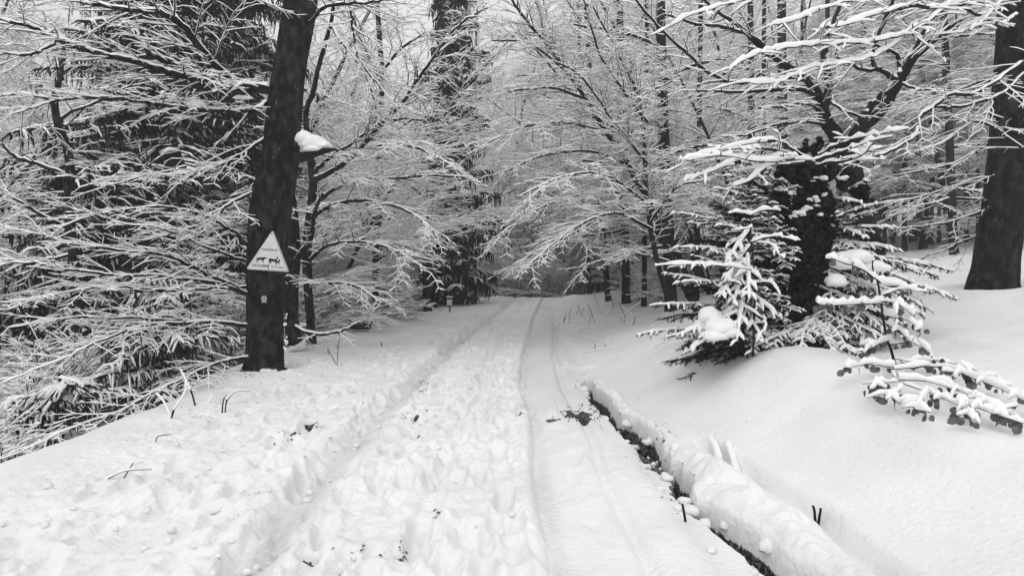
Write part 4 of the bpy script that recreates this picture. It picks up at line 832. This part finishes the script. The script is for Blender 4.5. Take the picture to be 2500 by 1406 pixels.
# ---------------------------------------------------------------- straight trunks of the right-hand woods
CT = beechC(snow=[.011, .013, .012, .010], rmin=.0030, sp=[.2, .10, .065], wob=[.25, .35, .42, .5])
def stem_tree(label, px, pb, Y, w, lean, lims, twL=1.3, tws=.16):
    x_, y_, z_ = PX(px, pb, Y); z_ = HZ(x_, Y) - .15; pb2 = 703 - F * math.tan(math.atan((z_ - 1.6) / Y) + PITCH)
    t_ = [(px, pb2, Y, w * 1.25), (px + lean * .1, pb2 - 60, Y, w), (px + lean * .35, pb2 - 260, Y, w * .95), (px + lean * .7, pb2 - 480, Y, w * .85), (px + lean, -60, Y, w * .7), (px + lean * 1.4, -500, Y, w * .4)]
    L_ = []
    for (py, dx, dyp, dY) in lims:
        u = (pb2 - py) / (pb2 + 60); cx_ = px + lean * u
        L_.append([(cx_, py, Y, w * .35), (cx_ + dx * .4, py + dyp * .6, Y + dY * .4, w * .25), (cx_ + dx, py + dyp, Y + dY, 3)])
    return limb_tree('beech_tree', label, 'tree', t_, L_, twL, tws, CT, K=10)
stem_tree('stout dark trunk right of the track, tallest of the near straight stems', 1640, 735, 14, 31, -30, [(520, -170, -60, -1), (430, -220, -40, -1.2), (300, -200, -70, -1), (200, 160, -60, 0), (120, -220, -60, -1), (380, 140, -30, -.5), (600, -120, 10, -.8)])
stem_tree('dark trunk standing just left of the stout one', 1530, 735, 17.5, 21, -18, [(560, -150, 20, -1), (400, -160, -60, -1), (250, -180, -60, -1)])
stem_tree('thin pole-like trunk between the two dark trunks', 1572, 735, 16, 13, 8, [(600, -90, 20, -.6), (450, 100, -40, -.6)], 1.0)
stem_tree('thin trunk nearest the track, right of the crest', 1487, 730, 19, 15, -60, [(540, -130, 10, -1), (420, -120, -30, -1)], 1.2)
stem_tree('slim trunk seen through the twigs of the white sapling', 1700, 735, 15.5, 14, 12, [(500, -120, 0, -.8), (330, 110, -60, -.4)], 1.1)
stem_tree('slim upright trunk left of the forked tree', 1838, 730, 14.5, 18, -6, [(300, -110, -40, -.5), (200, 100, -50, -.5)], 1.0)
stem_tree('second slim trunk left of the forked tree', 1862, 730, 16, 13, 4, [(260, -100, -20, -.5)], 1.0)
stem_tree('grey trunk behind the upper fork', 1912, 700, 19, 26, -4, [(200, -140, -40, -.5)], 1.2)
for i, (px, w, Y, ln_) in enumerate(((2330, 26, 17, -30), (2208, 16, 21, 4), (2260, 12, 23, -14), (2105, 20, 22, 3), (2385, 10, 20, 10), (2292, 11, 26, 5), (2360, 16, 24, -8), (2160, 13, 25, -5), (2020, 18, 24, 0), (1955, 13, 27, 4), (1440, 12, 24, -30), (2480, 14, 24, 0), (2230, 22, 29, 3))):
    random.seed(500 + i)
    o = stem_tree('straight thin trunk rising from the snowy floor of the right-hand woods', px, 650, Y, w * .72, ln_, [(U(60, 560), random.choice((-1, 1)) * U(80, 190), U(-40, 30), U(-1, 1)) for q_ in range(8)], 1.5, .15)
    o['group'] = 'straight thin trunks in the right-hand woods'
limb_tree('beech_tree', 'long thin leaning stem bowed leftwards over the track from the right', 'tree',
  [(1700, 760, 12.5, 14), (1640, 640, 12.5, 13), (1587, 498, 12.4, 12), (1555, 448, 12.3, 12), (1533, 402, 12.2, 12), (1480, 324, 12.0, 11), (1430, 242, 11.8, 10), (1391, 188, 11.6, 9), (1334, 107, 11.4, 8), (1292, 60, 11.2, 7), (1249, 0, 11, 6), (1200, -80, 10.8, 4)],
  [[(1587, 498, 12.4, 6), (1500, 470, 12, 5), (1400, 480, 11.7, 4), (1300, 520, 11.4, 3), (1200, 590, 11.2, 3)], [(1533, 402, 12.2, 6), (1440, 370, 11.9, 5), (1330, 380, 11.6, 4), (1230, 420, 11.4, 3)], [(1480, 324, 12, 6), (1380, 300, 11.7, 5), (1280, 310, 11.5, 4), (1190, 350, 11.2, 3)],
   [(1430, 242, 11.8, 6), (1340, 215, 11.5, 5), (1240, 225, 11.3, 3)], [(1391, 188, 11.6, 5), (1300, 110, 11.3, 4), (1200, 100, 11, 3)], [(1555, 448, 12.3, 6), (1450, 540, 12, 5), (1340, 600, 11.7, 4), (1250, 650, 11.5, 3)],
   [(1480, 324, 12, 5), (1560, 240, 11.8, 4), (1640, 200, 11.6, 3)], [(1640, 640, 12.5, 6), (1540, 620, 12, 4), (1430, 650, 11.6, 3)]], 1.25, .085, CM, trunk_twigs=True)
limb_tree('beech_tree', 'many-limbed young beech sending thin dark limbs up and left, behind the white sprays', 'tree',
  [(1640, 760, 11.5, 14), (1600, 620, 11.5, 13), (1580, 480, 11.5, 12), (1569, 300, 11.4, 8), (1560, 240, 11.3, 6), (1520, 150, 11.2, 5)],
  [[(1580, 300, 11.4, 7), (1533, 235, 11.2, 6), (1473, 149, 11, 5), (1440, 60, 10.8, 4), (1420, -20, 10.7, 3)], [(1575, 320, 11.4, 7), (1544, 203, 11.3, 6), (1508, 132, 11.1, 5), (1450, 20, 11, 4)], [(1580, 400, 11.4, 6), (1500, 300, 11.1, 5), (1420, 190, 10.9, 4), (1350, 150, 10.7, 3)],
   [(1590, 560, 11.4, 7), (1500, 520, 11, 5), (1400, 560, 10.7, 4), (1300, 640, 10.4, 3)], [(1585, 500, 11.4, 6), (1480, 430, 11, 5), (1380, 430, 10.7, 4), (1270, 480, 10.4, 3)], [(1590, 540, 11.4, 6), (1650, 460, 11.2, 4), (1720, 440, 11, 3)]], 1.15, .085, CM, trunk_twigs=True)

# ---------------------------------------------------------------- small things
X_, Y_, Z_ = PX(1098, 762, 17.4); Z_ = HZ(X_, Y_); kp = 17.4 / F
PB = thing('notice_post', 'small white notice on a short post with snow-topped lid, at the foot of the spruce', 'sign', (X_, Y_, Z_))
def box(c, s): 
    V = np.array([(c[0] + dx * s[0] / 2, c[1] + dy * s[1] / 2, c[2] + dz * s[2] / 2) for dz in (-1, 1) for dy in (-1, 1) for dx in (-1, 1)])
    return V, np.array([(0, 2, 3, 1), (4, 5, 7, 6), (0, 1, 5, 4), (2, 6, 7, 3), (0, 4, 6, 2), (1, 3, 7, 5)])
zb = PX(1098, 745, 17.4)[2] - Z_
for nm, c, sz, m in (('post', (0, 0, zb * .5 - .06), (3.4 * kp, 3 * kp, zb + .14), WOOD), ('box', (0, 0, zb + 8 * kp), (13 * kp, 6 * kp, 16 * kp), WOOD), ('notice', (.0, -3.6 * kp, zb + 7.2 * kp), (12.6 * kp, .8 * kp, 13.5 * kp), PLATE),
                     ('lid', (0, -.5 * kp, zb + 18 * kp), (15 * kp, 9 * kp, 3.4 * kp), WOOD), ('snow_cap', (0, -.5 * kp, zb + 20.8 * kp), (14.4 * kp, 8.5 * kp, 2.2 * kp), SNOW), ('heading', (0, -4.2 * kp, zb + 10.5 * kp), (6 * kp, .3 * kp, 1.6 * kp), RIM), ('text_block', (0, -4.2 * kp, zb + 5.5 * kp), (6.4 * kp, .3 * kp, 2.6 * kp), mat('faded_print', g(.45), .7))):
    v, f = box(c, sz); o = mesh(nm, v, f, [m], None, None, smooth=False); o.parent = PB
c = PX(880, 782, 13.2); v, f = lump((c[0], c[1], HZ(c[0], c[1]) + .10), (.24, .2, .16), 3, 3, .4)
rk = thing('rock', 'dark stone poking from the snow at the brush edge, snow on top', 'rock', (c[0], c[1], HZ(c[0], c[1])))
mesh('stone', v, f, [ROCKM], None, rk, loc=tuple(rk.location)); lumps('snow_cap', [((c[0], c[1] + .02, HZ(c[0], c[1]) + .22), (.25, .2, .08))], rk, tuple(rk.location))
def litter(label, rows, snow=.0, cat='twig', name='dead_twig', r=1.0, bark=None):
    P_ = [[(*ground_pt(*a[0]), 0)] for a in rows]; out = []
    for a in rows:
        g0 = np.array(ground_pt(*a[0])); Y = g0[1]; g0[2] -= .03 * max(1, r * .8)
        pts = [g0] + [np.array(PX(px, py, Y + dY)) for px, py, dY in a[1]]
        q = smooth_line([(*p, .004 * r * (1 - .5 * i / len(pts))) for i, p in enumerate(pts)], 4); out.append((q[:, :3], np.maximum(q[:, 3], .002), snow))
    b0 = tuple(out[0][0][0]); t_ = thing(name, label, cat, b0); [strands('stalk', [o_], t_, b0, K=4, bark=bark or BARK) for o_ in out]; return t_
litter('little bare seedling with one curled leaf, beside the sign trunk', [((822, 890), [(826, 850, 0), (829, 812, 0)]), ((822, 888), [(812, 872, 0), (803, 858, 0)]), ((826, 850), [(820, 840, 0)]), ((803, 866), [(800, 850, 0), (806, 862, 0)])], 0, 'seedling', 'seedling', 1.4)
litter('single dark stub in the snow between seedling and track', [((934, 845), [(931, 836, 0)])], 0, r=3)
litter('bent dark stalk on the left bank crest below the sign trunk', [((541, 1005), [(545, 980, 0), (552, 962, 0)]), ((545, 985), [(570, 958, 0), (615, 952, .1)]), ((548, 1004), [(553, 975, 0)])], .006, r=2)
litter('stubby twig cluster at the brush edge left of the sign trunk', [((415, 1020), [(425, 1000, 0), (450, 960, .1), (455, 930, .2)]), ((480, 990), [(470, 965, 0), (462, 945, 0), (440, 900, .2)]), ((500, 985), [(520, 960, .1)]), ((420, 1010), [(400, 980, .2), (380, 960, .4)])], .012, r=2.6)
litter('crooked dead stem leaning over the left snow edge', [((270, 1080), [(262, 1060, 0), (245, 1030, .1)]), ((150, 1115), [(200, 1085, .1), (280, 1075, .3)]), ((240, 1168), [(300, 1150, 0), (370, 1145, .2)])], .008, r=1.6)
litter('thin sprigs lying on the white corner slope', [((380, 1078), [(385, 1066, 0), (418, 1060, 0)]), ((300, 1160), [(325, 1130, 0)])], 0, r=1.2)
litter('small black stick standing beside the ditch', [((1674, 1252), [(1668, 1240, 0), (1665, 1230, 0)])], 0, r=2.2)
for i, (px, py, hh, lbl) in enumerate(((1378, 792, 40, 'tuft of brown stalks at the right edge of the track, nearest the crest'), (1440, 790, 60, 'tall stalk tuft leaning over, right edge of the track'), (1360, 800, 14, 'short twig pair beside the wheel track'), (1462, 850, 30, 'forked dark twig on the smooth right slope'),
                                      (1405, 812, 12, 'tiny stub on the right slope beside the wheel track'), (1420, 765, 34, 'stalk tuft just below the hump at the crest'), (1480, 770, 50, 'sparse stalks between hump and white bushes'), (1350, 760, 12, 'tiny stalk at the end of the wheel track'), (1530, 790, 60, 'bowed stalks at the foot of the thin trunks'))):
    random.seed(900 + i)
    litter(lbl, [((px + U(-14, 14), py + U(-4, 4)), [(px + U(-22, 22), py - hh * .5 * U(.5, 1), 0), (px + U(-40, 40), py - hh * U(.6, 1.1), U(-.2, .2))]) for q_ in range(3 if hh > 20 else 2)], .006, r=1.8)
litter('thin bare branches lying on the right slope above the ditch head', [((1380, 862), [(1480, 850, .1), (1560, 835, .3)]), ((1420, 840), [(1500, 830, .1), (1580, 800, .4), (1640, 770, .8)]), ((1500, 790), [(1420, 800, -.1), (1370, 790, -.1)]), ((1560, 868), [(1600, 845, .1), (1660, 815, .3)])], .008, r=1.5, cat='branch', name='fallen_branch')
litter('two snow-laden stubs like fingers on the ridge beside the ditch', [((1768, 1140), [(1750, 1103, .28), (1732, 1070, .5)]), ((1804, 1146), [(1786, 1108, .25), (1772, 1082, .42)])], .05, 'branch', 'branch_stub', 4)
litter('little dark twig pocket on the right bank groove', [((1992, 1262), [(1988, 1245, 0), (1984, 1234, 0)]), ((1998, 1258), [(2004, 1240, 0)])], .0, r=2.5)
# debris fallen under the trees
DB = []
for q_ in range(900):
    if R() < .5: x, y = -3.3 + abs(random.gauss(0, .8)) - .2, 8.4 + random.gauss(0, 1.6)
    else: x, y = 3.4 + random.gauss(0, 2.2), 8.5 + random.gauss(0, 2.0)
    DB.append((x, y))
DB = np.array(DB); DB = DB[(DB[:, 1] > 4)]; hh, _, _ = full_h(DB[:, 0].copy(), DB[:, 1].copy()); n_ = len(DB); az = RN.rand(n_) * 6.28; ln_ = RN.uniform(.008, .04, n_); P0 = np.stack([DB[:, 0], DB[:, 1], hh + .006], 1)
D0 = np.stack([np.cos(az) * ln_, np.sin(az) * ln_, ln_ * .1], 1); S0 = np.stack([-np.sin(az), np.cos(az), az * 0], 1) * .0022
V = np.stack([P0 - D0 - S0, P0 + D0 - S0 * .4, P0 + D0 + S0 * .4, P0 - D0 + S0], 1).reshape(-1, 3); i_ = np.arange(n_) * 4
fd = mesh('forest_debris', V, np.stack([i_, i_ + 1, i_ + 2, i_ + 3], 1), [BARK], smooth=False); fd['kind'] = 'stuff'
# dead leaves and crumbs where the ground shows
LV = []
for px, py, sx, sy, n_ in ((1415, 1000, 60, 22, 150), (1350, 1008, 26, 10, 30), (1446, 965, 10, 30, 40), (1600, 1085, 50, 40, 80), (1660, 1180, 26, 40, 50), (760, 1030, 24, 12, 20), (715, 1055, 50, 14, 26), (1005, 1015, 40, 10, 30), (1030, 935, 16, 30, 30), (985, 1340, 14, 10, 16), (1070, 1250, 10, 14, 10), (1270, 1012, 14, 6, 8), (600, 915, 60, 10, 20), (880, 1340, 50, 30, 10)):
    for q_ in range(n_): LV.append((*ground_pt(px + random.gauss(0, sx * .5), py + random.gauss(0, sy * .5)),))
LV = np.array(LV); hh, _, _ = full_h(LV[:, 0].copy(), LV[:, 1].copy()); LV[:, 2] = hh + .006; n_ = len(LV)
a = RN.normal(size=(n_, 3)) * (1, 1, .5); a /= np.linalg.norm(a, axis=1)[:, None]; b_ = np.cross(a, RN.normal(size=(n_, 3)) * .5 + (0, 0, 1)); b_ /= np.linalg.norm(b_, axis=1)[:, None]; sz = RN.uniform(.006, .020, (n_, 1))
V = np.stack([LV - a * sz, LV + b_ * sz * .6 + (0, 0, .005), LV + a * sz, LV - b_ * sz * .6 + (0, 0, .004)], 1).reshape(-1, 3); i_ = np.arange(n_) * 4
lt = mesh('leaf_litter', V, np.stack([i_, i_ + 1, i_ + 2, i_ + 3], 1), [LEAF], smooth=False); lt['kind'] = 'stuff'
CL2 = [(float(crack_x(y_)) + random.choice((-1, 1)) * U(.03, .10), y_, U(.015, .05)) for y_ in [U(2.9, 8.0) for q_ in range(26)]]
# snow clods thrown up along the track and the ditch lip
CL_ = []
for q_ in range(420):
    y = 2.6 + 8 * R() ** 1.4; x = random.choice((U(-3.2, .1), U(-3.2, .1), ditch_x(y) - abs(random.gauss(.04, .12)), random.gauss(-1.6, .2))); sz = .006 + .022 * R() ** 3; CL_.append((x, y, sz))
CL_ = CL2 + CL_; A_ = np.array(CL_); hh, _, _ = full_h(A_[:, 0].copy(), A_[:, 1].copy()); Vs, Fs, o = [], [], 0
for (x, y, sz), h_ in zip(CL_, hh):
    if h_ < -.12: h_ = -.10 if sz > .035 else -.24
    v, f = lump((x, y, h_ + sz * .3), (sz * U(.8, 1.5), sz * U(.8, 1.5), sz), R() * 50, 2, .5); Vs.append(v); Fs.append(f + o); o += len(v)
cl = mesh('snow_crumbs', np.concatenate(Vs), np.concatenate(Fs), [gm]); cl['kind'] = 'stuff'

# ---------------------------------------------------------------- background trees (templates, then copies)
random.seed(21)
def beech_variant(H, lean, seed, spread=1.0, stems=1, first=.18, Cx=None, tr=.06, dens=.30, blen=.42, nb=4):
    random.seed(seed); t_ = link(bpy.data.objects.new('beech_tree', None)); tv, out, thick = [], [], []
    C = beechC(bias=(-1, 0, 0), bk=[0, .03, .02, .01], droop=[0, .07, .10, .07], lift=[0, .05, .02, 0]); C.update(Cx or {})
    for s in range(stems):
        d = nrm((-lean * U(.7, 1.3) + U(-.1, .1), U(-.12, .12), 1)); p = (U(-.2, .2) * (stems > 1), U(-.2, .2) * (stems > 1), -.3); n = int(H / .5); P_ = [p]; r0 = tr * U(.8, 1.2)
        for i in range(n):
            u = (i + 1) / n; d = nrm((d[0] - lean * .10 + (R() - .5) * .12, d[1] + (R() - .5) * .12, d[2])); p = (p[0] + d[0] * .5, p[1] + d[1] * .5, p[2] + d[2] * .5); P_.append(p)
            if u > first:
                for q_ in range(nb):
                    if R() < dens * 2:
                        az = R() * 6.283; sv = nrm((math.cos(az) - lean * 1.5, math.sin(az), U(.25, .9)))
                        grow(out, p, sv, H * blen * (1.15 - u) * U(.6, 1.1) * spread, .018 * (1.3 - u), 1, C)
        tv.append(tube(np.array(P_), [max(r0 * (1 - .8 * i / n), .012) for i in range(n + 1)], 9, .1))
    v, f = merge(tv); mesh('trunk', v, f, [BARK], None, t_)
    strands('crown', out, t_, K=4)
    t_['category'] = 'tree'; return t_
VAR = [beech_variant(8.5, .28, 31, 1.15, 1, .24), beech_variant(9.5, .40, 32, 1.2, 1, .26), beech_variant(6.5, .38, 33, 1.25, 2, .16, blen=.5, dens=.26), beech_variant(13, .10, 34, .95, 1, .20, tr=.11, nb=5), beech_variant(5, .25, 35, 1.3, 3, .08, dens=.3, blen=.55, tr=.035, nb=3)]
VAR.append(beech_variant(15, .04, 36, 1.05, 1, .20, Cx=dict(bias=(0, 0, 0), snow=[.012, .017, .016, .014]), tr=.15, blen=.30, nb=9))
VAR.append(beech_variant(11, .16, 41, 1.05, 1, .16, Cx=dict(bias=(-.5, 0, 0)), tr=.09, blen=.36, nb=6))
SHR = [beech_variant(2.6, .2, 37, 1.3, 4, .0, Cx=dict(snow=[.02, .022, .022, .019]), dens=.5, blen=.6, tr=.02, nb=6), beech_variant(2.0, .4, 38, 1.3, 4, .0, Cx=dict(snow=[.02, .022, .022, .019]), dens=.6, blen=.7, tr=.018, nb=6)]
used = set()
def put(lst, i, x, y, rz, s, label, group, dz=0):
    src = lst[i]
    if lst is VAR and 'faint' not in label: label = ('bowed ', 'steeply leaning ', 'twin-stemmed ', 'tall ', 'bushy three-stemmed ', 'very tall ', 'upright ')[i] + label.replace('slender ', '')
    o = dup(src, (x, y, HZ(x, y) + dz), rz, s, label); o['group'] = group; o['category'] = 'shrub' if lst is SHR else 'tree'
    if lst is SHR: o.name = 'snowy_shrub'
    return o
random.seed(77)
taken = []
def ok(x, y, dmin):
    for a, b_ in taken:
        if (a - x) ** 2 + (b_ - y) ** 2 < dmin * dmin: return False
    taken.append((x, y)); return True
# right of the way: leaning over it
def scatter(n, xr, yr, test, vs, lst, label, group, dmin, rz0, rzj, s0, s1):
    c = 0
    for k_ in range(n * 12):
        if c >= n: break
        x = U(*xr); y = U(*yr)
        if not test(x, y) or not ok(x, y, dmin): continue
        put(lst, random.choice(vs), x, y, rz0 + U(-rzj, rzj), U(s0, s1), label, group); c += 1
inview = lambda x, y: abs(x) < .95 * y + 2
nov = lambda x, y: not (.40 * y < x < .95 * y and y < 17.5)      # open floor behind the forked tree
scatter(20, (3.6, 9), (11, 26), lambda x, y: x > 3.4 + .06 * y and x < .42 * y and not (y < 14.5 and .19 * y < x < .5 * y), [0, 1, 2, 6, 0, 1], VAR, 'slender beech arching leftwards over the right edge of the track', 'beeches leaning over the right side of the track', 1.2, 0, .6, .8, 1.15)
scatter(50, (3, 34), (15, 42), lambda x, y: x > 4.8 and inview(x, y) and nov(x, y), [3, 3, 5, 5, 6, 6], VAR, 'snow-dusted beech in the woods right of the track', 'beeches in the woods right of the track', 1.6, 0, 1.2, .9, 1.4)
scatter(56, (3, 75), (42, 85), inview, [3, 5, 6], VAR, 'faint distant tree in the right-hand woods', 'distant trees of the right-hand woods', 2.0, 0, 3, 1.3, 2.2)
scatter(24, (-7.5, -3.6), (12.5, 30), lambda x, y: x < xl_edge(y) - .9 and (x < -.30 * y or y > 22), [0, 1, 2, 4, 6], VAR, 'white-twigged beech crowding the left edge of the track', 'beeches along the left edge of the track', 1.1, math.pi, .7, .7, 1.1)
scatter(50, (-34, -5), (13, 42), lambda x, y: inview(x, y), [0, 1, 2, 3, 5, 6, 6], VAR, 'snow-dusted beech in the woods left of the track', 'beeches in the woods left of the track', 1.6, math.pi, 1.4, .9, 1.4)
scatter(50, (-75, -2), (42, 85), inview, [3, 5, 6], VAR, 'faint distant tree in the left-hand woods', 'distant trees of the left-hand woods', 2.0, math.pi, 3, 1.3, 2.2)
scatter(36, (-6, 9), (29, 60), lambda x, y: True, [0, 1, 2, 4, 3, 6, 5], VAR, 'white tree closing the view beyond the crest of the track', 'trees closing the view beyond the crest', 1.3, 0, 3.1, .9, 1.5)
scatter(14, (-6, -3.2), (12.5, 23), lambda x, y: x < xl_edge(y) - .2 and x < -.22 * y, [0, 1], SHR, 'low snow-crusted bush on the left edge of the track', 'low bushes along the left edge', .8, math.pi, 2, .6, 1.1)
scatter(7, (2.8, 7), (13, 22), lambda x, y: x > 2.6 + .06 * y, [0, 1], SHR, 'low snow-crusted bush on the right edge of the track', 'low bushes along the right edge', .9, 0, 2, .4, .8)
scatter(12, (-4, 6), (27, 33), lambda x, y: True, [0, 1], SHR, 'low bush beyond the crest of the track', 'low bushes beyond the crest', .9, 0, 3, .9, 1.5)
scatter(5, (-12, -6.3), (9.5, 13.5), lambda x, y: inview(x, y), [0, 2, 4], VAR, 'fine-twigged beech in the left hollow before the dark spruces', 'fine beeches in the left hollow', 1.4, math.pi, 1.0, .55, .8)
scatter(9, (-9, -5.2), (7, 12), lambda x, y: inview(x, y), [0, 1], SHR, 'frosted bush in the hollow left of the bank', 'frosted bushes in the left hollow', 1.0, 0, 3, .6, .9)

for o in VAR + SHR:
    for ch in list(o.children): bpy.data.objects.remove(ch)
    bpy.data.objects.remove(o)

print('VARF', [sum(len(c.data.polygons) for c in o.children) for o in VAR + SHR]) if 0 else None
print('OBJECTS BUILT', len(SC.objects), 'faces', sum(len(m.polygons) for m in bpy.data.meshes))

# ---------------------------------------------------------------- the air
HV = bpy.data.materials.new('haze_air'); HV.use_nodes = True; hn = HV.node_tree; hn.nodes.clear()
pv = hn.nodes.new('ShaderNodeVolumePrincipled'); pv.inputs['Density'].default_value = 0.0052; pv.inputs['Color'].default_value = (.95, .95, .95, 1)
ho = hn.nodes.new('ShaderNodeOutputMaterial'); hn.links.new(pv.outputs[0], ho.inputs['Volume'])
x0, x1, y0, y1, z0, z1 = -260, 260, -80, 420, -30, 60
V = [(x, y, z) for z in (z0, z1) for y in (y0, y1) for x in (x0, x1)]
hz_ = mesh('haze', V, [(0, 2, 3, 1), (4, 5, 7, 6), (0, 1, 5, 4), (2, 6, 7, 3), (0, 4, 6, 2), (1, 3, 7, 5)], [HV], smooth=False); hz_['kind'] = 'stuff'
